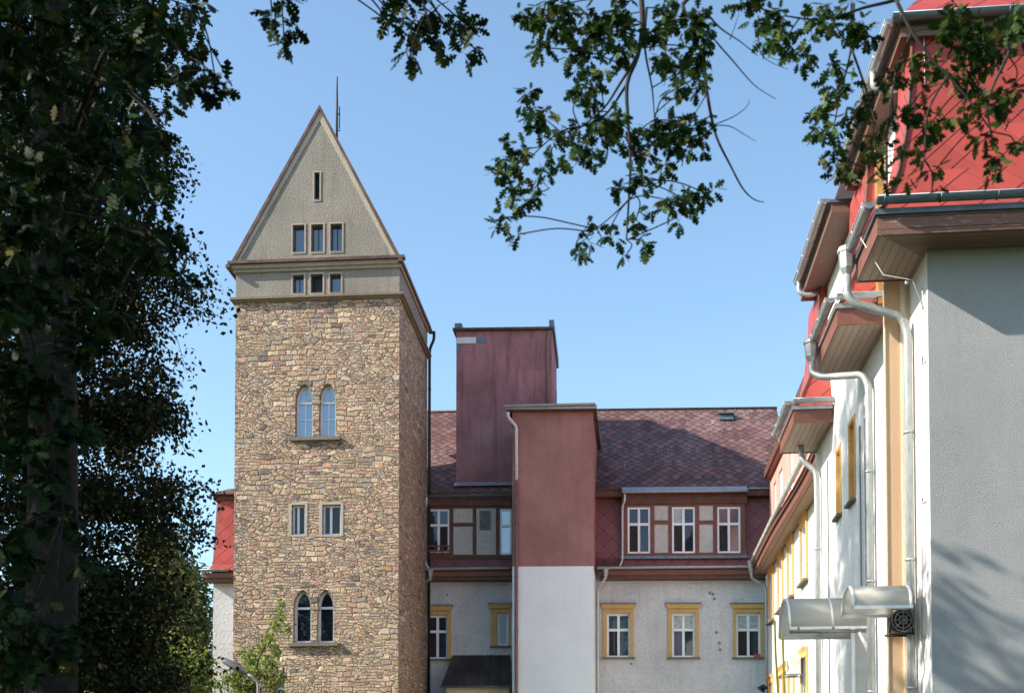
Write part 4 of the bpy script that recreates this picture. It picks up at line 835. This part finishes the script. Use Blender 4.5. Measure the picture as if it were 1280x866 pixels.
# slanted grey lamp in the shrub by the tower
A = at(277, 823, 30); B_ = at(308, 841, 30); lamp = thing('street_lamp', (B_[0]+.3, B_[1], 0), 'grey street lamp head slanting above the light green shrub', 'street lamp')
m = MB(); A, B_ = Vector(A), Vector(B_); dd = (B_-A).normalized(); m.tube([A, A+dd*.1, A+dd*.5, B_], [.05, .085, .09, .05], 10); m.build('lamp_head', M['grey'], lamp)
m = MB(); m.tube(bend([B_, (B_.x+.3, B_.y, B_.z-.18), (B_.x+.3, B_.y, 0)], .2), .04, 8); m.build('pole', M['grey'], lamp)

# =====================================================================
#  TREES
# =====================================================================
def leafobj(name, mat, parent, base, dirs, nrm, size, tmpl='oak'):
    if tmpl == 'oak':
        ol = [(0, 0), (.12, .03), (.19, .13), (.26, .15), (.3, .055), (.38, .24), (.46, .27), (.5, .08), (.6, .31), (.69, .28), (.7, .10), (.8, .19), (.87, .17), (.91, .09), (1, .0)]
        t = ol+[(x, -y) for x, y in ol[-2:0:-1]]; zc = [-.18*abs(y)-.22*x*x for x, y in t]
    elif tmpl == 'leaf': t = [(0, 0), (.3, .24), (.7, .2), (1, 0), (.7, -.2), (.3, -.24)]; zc = [-.2*abs(y)-.15*x*x for x, y in t]
    else: t = [(0, 0), (.5, .32), (1, 0), (.5, -.32)]; zc = [0, 0, -.1, 0]
    T_ = np.array([(x, y, z) for (x, y), z in zip(t, zc)]); k = len(T_); n = len(base)
    base = np.asarray(base, float); dirs = np.asarray(dirs, float); dirs /= np.linalg.norm(dirs, axis=1)[:, None]; nrm = np.asarray(nrm, float)
    s = np.cross(nrm, dirs); s /= np.linalg.norm(s, axis=1)[:, None]+1e-9; nn = np.cross(dirs, s); size = np.asarray(size).reshape(-1, 1, 1)*np.ones((n, 1, 1))
    V = base[:, None, :]+size*(T_[None, :, 0:1]*dirs[:, None]+T_[None, :, 1:2]*s[:, None]+T_[None, :, 2:3]*nn[:, None])
    V = V.reshape(-1, 3)-np.array(base_of(parent)); 
    me = bpy.data.meshes.new(name)
    if tmpl == 'oak': idx = [(i, i+1, k-i-1, (k-i) % k) for i in range(1, (k//2))]; idx = [(0, 1, k-1)]+[(i, i+1, k-i-1, k-i) for i in range(1, k//2-1)]+[(k//2-1, k//2, k//2+1)]
    else: idx = [tuple(range(k))]
    per = [len(f) for f in idx]; flat = np.concatenate([np.array(f) for f in idx]); nl = len(flat)
    me.vertices.add(n*k); me.vertices.foreach_set('co', V.ravel().astype(np.float32))
    li = (flat[None, :]+(np.arange(n)*k)[:, None]).ravel(); me.loops.add(len(li)); me.loops.foreach_set('vertex_index', li.astype(np.int32))
    tot = np.tile(per, n); st_ = np.concatenate([[0], np.cumsum(tot)[:-1]]); me.polygons.add(len(tot)); me.polygons.foreach_set('loop_start', st_.astype(np.int32)); me.polygons.foreach_set('loop_total', tot.astype(np.int32))
    me.update(calc_edges=True); me.validate(); me.materials.append(mat); ob = bpy.data.objects.new(name, me); COL.objects.link(ob); ob.parent = parent; return ob
def ru(n): a = rng.normal(size=(n, 3)); return a/np.linalg.norm(a, axis=1)[:, None]
def rosettes(tips, per, size, spread=1.0, droop=-.35):
    """several leaves radiating from every twig tip"""
    tips = np.repeat(np.asarray(tips), per, axis=0); n = len(tips); d = ru(n); d[:, 2] = d[:, 2]*.7+droop; nr = ru(n)*.8+np.array([0, 0, 1.]); return tips+d*rng.uniform(0, .04, (n, 1))*spread, d, nr, size*rng.uniform(.65, 1.2, n)
def spray(blobs, depth, dj, limb, dens, leaf, B, tw=.006):
    """tips in clumps; twigs join each clump to the nearest point of the bearing branches"""
    tips = []; L_ = [np.array(p) for br in limb for p in br]
    for (px, py, rx, ry) in blobs:
        y0 = depth+rng.uniform(-dj, dj); c = at(px, py, y0); sx, sy = rx*y0/FPX, ry*y0/FPX
        n = max(1, int(rx*ry*math.pi*dens)); P = []
        for _ in range(n):
            a = rng.uniform(0, 2*math.pi); r = math.sqrt(rng.uniform(0, 1))*.92; P.append(c+np.array([math.cos(a)*r*sx, rng.normal()*max(sx, sy)*.6, math.sin(a)*r*sy]))
        tips += P
        j = min(range(len(L_)), key=lambda i: np.linalg.norm((L_[i]-c)*np.array([1, .6, 1]))+(.0 if L_[i][2] > c[2] else .25)); a = L_[j]
        mid = (a+c)/2+np.array([rng.normal()*.05, 0, .08*np.linalg.norm(a-c)]); B.tube(bend([a, mid, c], .5, 4), tw*1.3, 5, False)
        for p in P[::2]: B.tube([c+(p-c)*.08, (c+p)/2+rng.normal(size=3)*.015, p], [tw, tw*.7, tw*.4], 4, False)
    return tips
def brpath(pts, depth, tail=.0): 
    out = [at(x, y, depth+tail*i) for i, (x, y) in enumerate(pts)]; return [tuple(p) for p in out]
def smooth(pts, n=4):
    P = [np.array(p, float) for p in pts]; out = []
    for i in range(len(P)-1):
        p0, p1, p2, p3 = P[max(i-1, 0)], P[i], P[i+1], P[min(i+2, len(P)-1)]
        for k in range(n): t = k/n; out.append(.5*((2*p1)+(-p0+p2)*t+(2*p0-5*p1+4*p2-p3)*t*t+(-p0+3*p1-3*p2+p3)*t**3))
    return out+[P[-1]]
def taper(a, b, n): return [a+(b-a)*i/(n-1) for i in range(n)]

# --- overhanging oak on the right: trunk outside the picture, limbs arching over it ---
ox, oy = 8.2, 5.0
oak = thing('oak_tree', (ox, oy, 0), 'overhanging oak tree with lobed leaves hanging in front of the sky and red roof', 'tree')
trunk = MB(); trunk.tube(smooth([(ox, oy, -.1), (ox-.1, oy, 2.5), (ox-.3, oy+.3, 5.5), (ox-.2, oy+.5, 8), (ox, oy+.8, 11)]), taper(.42, .18, 17), 14)
LIMB = []
def limb(pts, r0, r1, B=trunk, reg=LIMB, n=8):
    s = smooth(pts); B.tube(s, taper(r0, r1, len(s)), n); reg.append([tuple(p) for p in s]); return s
limb([(ox-.3, oy+.3, 5.5), (6.2, 6.8, 8.6), (3.6, 8.4, 8.9), (1.4, 9.0, 8.6), tuple(at(800, -30, 9))], .2, .035)
limb([(ox-.3, oy+.3, 5.2), (6.0, 6.5, 7.3), (4.6, 8.0, 7.6), tuple(at(1170, -20, 8.6))], .17, .02)
mainC = limb(brpath([(800, -30), (803, 30), (797, 70), (784, 105), (785, 150), (788, 200), (786, 250), (783, 300)], 9), .022, .006, n=6)
limb(brpath([(808, 10), (806, 60), (815, 110), (818, 150)], 9.1), .012, .004, n=5)
limb(brpath([(797, 70), (775, 105), (755, 135), (725, 160), (690, 185)], 9), .013, .004, n=5)
limb(brpath([(784, 105), (750, 150), (700, 165), (660, 200)], 9.2), .011, .004, n=5)
limb(brpath([(786, 250), (765, 270), (740, 290)], 8.9), .007, .003, n=5)
limb([(3.6, 8.4, 8.9)]+brpath([(878, -20), (878, 30), (880, 75), (883, 110), (890, 150), (897, 175), (912, 205), (928, 235), (942, 249), (955, 253)], 9.3), .02, .003, n=6)
limb(brpath([(880, 30), (895, 52), (915, 75), (932, 95), (947, 110), (970, 124)], 9.3), .008, .0025, n=5)
limb(brpath([(878, 10), (900, 35), (925, 52), (947, 70)], 9.4), .009, .003, n=5)
limb(brpath([(912, 50), (918, 35), (925, 12)], 9.3), .004, .002, n=4)
limb(brpath([(890, 157), (915, 147), (932, 135), (937, 125)], 9.3), .005, .002, n=4); limb(brpath([(891, 157), (912, 158), (930, 168), (945, 177)], 9.3), .005, .002, n=4)
limb(brpath([(883, 118), (870, 140), (860, 150)], 9.3), .005, .002, n=4)
limb(brpath([(948, 20), (949, 60), (960, 76), (985, 87)], 9.0), .006, .002, n=4); limb(brpath([(949, 55), (965, 73), (990, 78)], 9.0), .004, .002, n=4)
limb(brpath([(1170, -20), (1120, 0), (1080, 10), (1030, 25), (980, 20)], 8.7), .018, .006, n=6)
limb(brpath([(1120, 0), (1140, 40), (1165, 75), (1185, 95), (1215, 130), (1240, 165)], 8.5), .016, .005, n=6)
limb(brpath([(1067, 5), (1064, 60), (1050, 120), (1040, 170)], 8.8), .012, .004, n=5); limb(brpath([(1064, 60), (1085, 120), (1095, 170), (1080, 210)], 8.7), .010, .004, n=5)
limb(brpath([(1140, 40), (1120, 90), (1110, 150), (1095, 200)], 8.6), .012, .004, n=5); limb(brpath([(1185, 95), (1160, 140), (1155, 200), (1145, 235)], 8.5), .01, .004, n=5)
limb([(4.6, 8.0, 7.6)]+brpath([(1290, 10), (1260, 70), (1235, 130), (1245, 190)], 8.4), .02, .005, n=5)
limb(brpath([(1000, 22), (985, 50), (1005, 75)], 8.9), .007, .003, n=4)
blC = [(655, 22, 18, 14), (690, 15, 25, 18), (700, 45, 20, 16), (678, 60, 14, 12), (715, 75, 18, 10), (740, 45, 25, 26), (765, 22, 25, 22), (775, 60, 16, 15), (750, 95, 18, 13), (732, 118, 16, 10), (665, 125, 13, 12), (680, 150, 22, 14), (700, 168, 12, 10), (745, 140, 22, 10), (760, 165, 22, 14), (730, 190, 24, 10), (640, 195, 18, 20), (628, 225, 12, 16), (652, 245, 14, 12), (672, 230, 12, 14), (690, 208, 16, 10), (624, 272, 9, 13), (648, 293, 7, 5), (775, 145, 10, 16), (800, 170, 22, 18), (830, 170, 22, 22), (860, 160, 20, 14), (872, 180, 14, 9), (840, 80, 20, 18), (865, 60, 18, 20), (850, 108, 18, 12), (875, 20, 18, 18), (840, 15, 22, 15), (800, 210, 14, 16), (822, 213, 13, 11), (770, 232, 11, 9), (835, 250, 23, 11), (862, 253, 18, 11), (885, 243, 11, 8), (845, 272, 10, 8), (795, 275, 12, 9), (800, 300, 13, 9), (762, 287, 12, 9), (735, 295, 11, 7), (725, 318, 15, 6), (782, 320, 9, 6), (740, 275, 5, 5), (820, 45, 16, 16), (870, 110, 12, 12)]
blR = [(935, 8, 18, 12), (960, 20, 22, 18), (975, 50, 20, 13), (1000, 65, 13, 16), (1012, 32, 18, 14), (1040, 15, 26, 14), (1070, 30, 18, 18), (1086, 46, 11, 10), (1035, 80, 13, 10), (1050, 105, 17, 11), (1035, 130, 15, 10), (1020, 140, 12, 11), (1030, 165, 13, 12), (1045, 190, 17, 14), (1060, 213, 15, 11), (1065, 150, 17, 15), (1085, 130, 14, 14), (1095, 165, 18, 14), (1115, 150, 12, 11), (1085, 190, 15, 10), (1110, 100, 14, 14), (1130, 75, 10, 9), (1150, 95, 13, 16), (1175, 90, 15, 12), (1140, 130, 16, 10), (1160, 160, 20, 14), (1182, 150, 12, 10), (1150, 190, 12, 8), (1170, 212, 12, 7), (1140, 226, 12, 6), (1165, 241, 10, 4), (1210, 100, 20, 18), (1190, 35, 30, 22), (1240, 55, 32, 30), (1270, 30, 16, 24), (1230, 130, 18, 14), (1262, 120, 15, 20), (1225, 170, 14, 12), (1250, 200, 13, 12), (1270, 180, 10, 14), (1205, 150, 11, 9), (1215, 65, 20, 16), (1100, 215, 12, 8), (1125, 185, 12, 8)]
tC = spray(blC, 9.0, .5, LIMB[2:7], 1/92, 'oak', trunk, tw=.004); tR = spray(blR, 8.6, .5, LIMB[15:24], 1/115, 'oak', trunk, tw=.004)
# crown above the picture
cr = []
for _ in range(900):
    a = ru(1)[0]*rng.uniform(.5, 1)**.4; cr.append((6.3+a[0]*4.2, 5.2+a[1]*4.4, 12.2+a[2]*3.0))
trunk.build('trunk', M['twig'], oak)
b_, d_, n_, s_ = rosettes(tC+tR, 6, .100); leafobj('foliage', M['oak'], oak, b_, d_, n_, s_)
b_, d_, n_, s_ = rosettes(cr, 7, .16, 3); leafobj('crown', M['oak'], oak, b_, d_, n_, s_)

# --- near oak on the left, its trunk in the picture ---
t0 = at(66, 800, 12); tx, ty = t0[0], 12.0
oakl = thing('oak_tree', (tx, ty, 0), 'big dark oak at the left edge with a thick trunk and drooping twigs', 'tree')
TL = MB(); p1, p2, p3, p4 = at(66, 600, 12), at(66, 350, 12), at(62, 150, 12.1), at(72, -60, 12.2)
TL.tube(smooth([(tx, ty, -.1), tuple(p1), tuple(p2), tuple(p3), tuple(p4), (tx+.2, 12.4, 13)]), taper(.27, .12, 21), 16)
LL = []
limb([tuple(p3), (-3.6, 10.6, 8.9), (-2.2, 9.2, 9.0), tuple(at(350, -40, 8.2)), tuple(at(520, -35, 7.6))], .09, .02, TL, LL)
limb([tuple(p2), (-4.2, 10.8, 7.0), tuple(at(150, 30, 9.5)), tuple(at(220, 60, 8.8)), tuple(at(262, 88, 8.6))], .035, .004, TL, LL)
limb([tuple(p3), tuple(at(20, 60, 10)), tuple(at(-30, 160, 9.2))], .06, .01, TL, LL)
limb([tuple(p2), tuple(at(110, 130, 10.8)), tuple(at(150, 110, 9.8)), tuple(at(195, 150, 9.4)), tuple(at(205, 185, 9.2))], .05, .006, TL, LL)
limb([tuple(p2), tuple(at(110, 250, 10.8)), tuple(at(170, 280, 9.8)), tuple(at(210, 310, 9.4))], .05, .006, TL, LL)
limb([tuple(p1), tuple(at(20, 400, 10.8)), tuple(at(60, 520, 10)), tuple(at(80, 640, 9.6))], .05, .008, TL, LL)
limb([tuple(p3), tuple(at(110, 20, 11)), tuple(at(160, -10, 10)), tuple(at(230, -10, 9))], .05, .01, TL, LL)
limb([tuple(at(350, -40, 8.2)), tuple(at(352, 0, 8.2)), tuple(at(355, 45, 8.2))], .008, .003, TL, LL, 5)
limb([tuple(at(520, -35, 7.6)), tuple(at(530, 5, 7.6)), tuple(at(540, 40, 7.6))], .009, .003, TL, LL, 5)
blL = [(340, 15, 11, 14), (366, 18, 14, 20), (355, 48, 6, 8), (480, 8, 22, 9), (520, 15, 26, 16), (555, 25, 26, 14), (585, 33, 12, 18), (510, 45, 11, 9), (490, 32, 8, 8), (545, 54, 14, 8), (574, 66, 9, 6), (511, 76, 4, 9), (595, 62, 5, 8),
       (236, 85, 20, 14), (268, 92, 20, 11), (290, 108, 11, 9), (222, 102, 14, 10), (255, 108, 13, 10), (212, 38, 16, 14), (235, 8, 10, 8), (248, 5, 8, 6), (190, 20, 24, 22), (150, 40, 34, 32), (110, 20, 34, 30), (165, 85, 26, 18), (130, 105, 28, 18), (195, 140, 18, 14), (180, 165, 22, 16), (205, 175, 12, 12), (150, 150, 24, 22), (170, 205, 22, 14), (198, 215, 15, 10), (120, 180, 28, 26), (155, 235, 24, 16), (185, 255, 20, 14), (205, 290, 17, 14), (180, 310, 18, 16), (215, 318, 14, 8), (150, 290, 26, 22), (120, 330, 30, 24), (100, 260, 28, 28), (140, 390, 24, 16), (100, 430, 32, 26), (60, 380, 34, 34), (40, 480, 34, 34), (85, 540, 26, 24), (75, 640, 26, 22), (50, 590, 28, 30), (20, 680, 26, 34), (25, 560, 26, 36), (20, 30, 40, 40), (60, 70, 30, 40), (20, 130, 36, 40), (60, 200, 40, 40), (20, 260, 36, 50), (60, 320, 34, 30), (20, 370, 30, 40), (10, 450, 26, 40), (30, 780, 30, 50), (10, 830, 30, 30), (95, 100, 24, 30), (70, 800, 30, 26), (110, 700, 14, 14), (225, 345, 8, 6)]
tL = spray(blL, 9.3, 1.3, LL, 1/200, 'oak', TL, tw=.005)
for _ in range(950):
    a = ru(1)[0]*rng.uniform(.1, 1)**.4; tL.append(np.array((-6.2+a[0]*2.9, 13.0+a[1]*3.2, 10.9+a[2]*1.7)))
TL.build('trunk', M['bark'], oakl)
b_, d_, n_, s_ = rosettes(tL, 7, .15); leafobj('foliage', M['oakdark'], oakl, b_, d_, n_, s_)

# --- trees of small leaves: drooping sprays inside an uneven outline ---
def crown(parent, outline, x_in, depth, dd, nclump, per, size, mat, seed, B, tm='far', tw=.006, hang=.5, nbough=95):
    """outline: right-hand edge of the crown as (pixel x, pixel y); clumps fill from x_in to it"""
    r = np.random.default_rng(seed); ys = [p[1] for p in outline]; xs = [p[0] for p in outline]; base = []; dirs = []
    bough = [(r.uniform(ys[0], ys[-1]), r.uniform(.80, 1.12), r.uniform(-.12, .3)) for _ in range(nbough)]
    for q in range(nclump):
        if q % 4:
            by, bl_, sl_ = bough[r.integers(nbough)]; t = r.uniform(0, 1)**.8; xe = x_in+(np.interp(by, ys, xs)-x_in)*bl_; px = x_in+(xe-x_in)*t; py = by+sl_*(px-xe)*-.5+r.normal()*7*(1.2-t)
        else: py = r.uniform(ys[0], ys[-1]); xe = np.interp(py, ys, xs)-14; px = x_in+(xe-x_in)*r.uniform(0, 1)**.75*.93
        xe = max(xe, px+1); y = depth+r.uniform(-dd, dd)*(1-.6*(px-x_in)/(xe-x_in)); c = at(px, py, y)
        dr = np.array([r.uniform(.1, 1.0), r.uniform(-.6, .6), -r.uniform(-.1, .5)]); dr /= np.linalg.norm(dr); ln = r.uniform(.5, 1.15)*depth/20; s = c-dr*ln*.8
        cv = np.array([0, 0, .12*ln]); B.tube([s-np.array([0, 0, .15]), (s+c)/2+cv, c], [tw*1.6, tw, tw*.4], 4, False)
        n = int(per*r.uniform(.6, 1.4)); t = r.uniform(.1, 1.05, n)[:, None]; P = s+(c-s)*t+cv*(4*t*(1-t))+r.normal(size=(n, 3))*np.array([.13, .16, .12])*depth/20
        base.append(P); dq = r.normal(size=(n, 3)); dq[:, 2] -= hang; dirs.append(dq+dr*.5)
    B.build('trunk', M['bark'], parent); base = np.concatenate(base); dirs = np.concatenate(dirs); nr = r.normal(size=dirs.shape)+np.array([0, 0, .6])
    leafobj('foliage', mat, parent, base, dirs, nr, size*r.uniform(.6, 1.3, len(base)), tm)
far = thing('leafy_tree', (at(40, 800, 19.5)[0], 19.5, 0), 'dense tree of small dark leaves between the oak trunk and the stone tower', 'tree')
B = MB(); fx = at(30, 800, 19.5)[0]; B.tube(smooth([(fx, 19.5, -.1), (fx+.1, 19.5, 6), (fx+.4, 19.6, 11), (fx+.9, 19.6, 15.5)]), taper(.28, .05, 13), 10)
for k in range(15):
    h = 1.6+k*.9; e = at(rng.uniform(120, 215), 985-(h+rng.uniform(.4, 1.4)-1.6)*1500/19.5, 19.5+rng.uniform(-1.2, 1.2)); B.tube(smooth([(fx+.03*h, 19.5, h), ((fx+e[0])/2, (19.5+e[1])/2, h+.9), tuple(e)]), taper(.06, .012, 9), 6)
OUT = [(120, -260), (170, -150), (195, -40), (205, 60), (205, 120), (205, 180), (222, 215), (238, 240), (240, 275), (236, 330), (252, 372), (262, 382), (245, 410), (236, 450), (252, 462), (240, 490), (228, 520), (238, 545), (222, 580), (240, 600), (258, 622), (262, 650), (236, 670), (262, 695), (232, 720), (226, 750), (262, 790), (240, 815), (266, 840), (262, 900)]
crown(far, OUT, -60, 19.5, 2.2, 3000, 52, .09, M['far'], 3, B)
back = thing('background_tree', (at(252, 800, 62)[0], 62, 0), 'sunlit olive green tree behind the white end of the rear building', 'tree')
B = MB(); gx = at(252, 800, 62)[0]; B.tube([(gx, 62, -.1), (gx, 62, 9)], [.35, .1], 8)
crown(back, [(215, 690), (236, 705), (262, 718), (268, 740), (275, 800), (280, 900)], 205, 62, 3, 300, 60, .26, M['olive'], 5, B, tw=.02)
bush = thing('sunlit_shrub', (at(170, 860, 40)[0], 40, 0), 'low sunlit yellow green shrub seen through the dark trees at lower left', 'shrub')
B = MB(); gx = at(170, 860, 40)[0]
for k in range(5): B.tube([(gx, 40, -.05), (gx+(k-2)*.5, 40, 1.5), (gx+(k-2)*1.1, 40+(k%2)*.4, 3.6)], [.06, .04, .015], 6)
crown(bush, [(215, 800), (240, 815), (250, 840), (255, 900), (255, 960)], 70, 40, 1.5, 260, 60, .15, M['bright'], 9, B, tw=.012)
# sapling beside the tower
sap = thing('young_birch', (at(318, 900, 31)[0], 31, 0), 'young birch with light yellow green leaves against the foot of the stone tower', 'tree')
B = MB(); LS = []
limb([(at(318, 900, 31)[0], 31, 0), tuple(at(318, 860, 31)), tuple(at(330, 810, 31)), tuple(at(342, 790, 31)), tuple(at(352, 748, 31))], .03, .006, B, LS, 6)
limb([tuple(at(318, 860, 31)), tuple(at(300, 835, 31)), tuple(at(290, 815, 31))], .012, .004, B, LS, 5); limb([tuple(at(318, 862, 31)), tuple(at(290, 850, 31)), tuple(at(268, 850, 31))], .012, .004, B, LS, 5); limb([tuple(at(322, 850, 31)), tuple(at(340, 835, 31)), tuple(at(352, 850, 31))], .012, .004, B, LS, 5)
bs = [(352, 752, 4, 6), (350, 768, 6, 10), (345, 782, 8, 8), (360, 785, 4, 8), (336, 798, 8, 10), (345, 812, 6, 10), (325, 810, 8, 8), (315, 822, 12, 8), (335, 828, 12, 12), (340, 850, 10, 14), (320, 842, 16, 12), (300, 840, 12, 12), (288, 848, 14, 10), (272, 855, 10, 6), (305, 858, 22, 8), (352, 846, 7, 8), (302, 815, 6, 5), (330, 880, 30, 20), (290, 885, 30, 20)]
base = []
for (px, py, rx, ry) in bs:
    n = int(rx*ry*2.0); c = at(px, py, 31+rng.uniform(-.3, .3)); P = c+np.stack([rng.normal(size=n)*rx*.45/48, rng.normal(size=n)*.2, rng.normal(size=n)*ry*.5/48], 1); base.append(P)
    j = min((p for br in LS for p in br), key=lambda q: np.linalg.norm(np.array(q)-c)); B.tube([j, c], [.006, .003], 4, False)
B.build('trunk', M['bark'], sap); base = np.concatenate(base); n = len(base)
d_ = rng.normal(size=(n, 3)); d_[:, 2] -= .6; leafobj('foliage', M['bright'], sap, base, d_, rng.normal(size=(n, 3))+np.array([-.6, -.4, .4]), .085*rng.uniform(.7, 1.3, n), 'leaf')
# trees further left, outside the picture: they keep the dark trees in their shade
for i, (x, y, h, rad, lab) in enumerate(((-12.6, 10.8, 9.5, 4.6, 'broad leafy tree further left than the dark oak'), (-15.5, 18.5, 9.5, 5.5, 'second broad leafy tree further left behind the dark oak'))):
    t = thing('leafy_tree', (x, y, 0), lab, 'tree'); B = MB(); B.tube(smooth([(x, y, -.1), (x+.2, y, 4), (x-.1, y+.2, 9), (x, y, 12)]), taper(.35, .06, 13), 10)
    base = []
    for _ in range(260):
        a = ru(1)[0]*rng.uniform(.35, 1)**.5; c = np.array((x+a[0]*rad, y+a[1]*rad, h-1.0+a[2]*rad*1.15)); B.tube([(x, y, max(2, c[2]-2)), tuple((c+np.array((x, y, c[2]-1)))/2), tuple(c)], [.04, .025, .008], 4, False)
        base.append(c+rng.normal(size=(70, 3))*.42)
    B.build('trunk', M['bark'], t); base = np.concatenate(base); n = len(base); leafobj('foliage', M['far'], t, base, rng.normal(size=(n, 3)), rng.normal(size=(n, 3))+np.array([0, 0, .8]), .2*rng.uniform(.7, 1.3, n), 'leaf')
print('objects', len(bpy.data.objects))
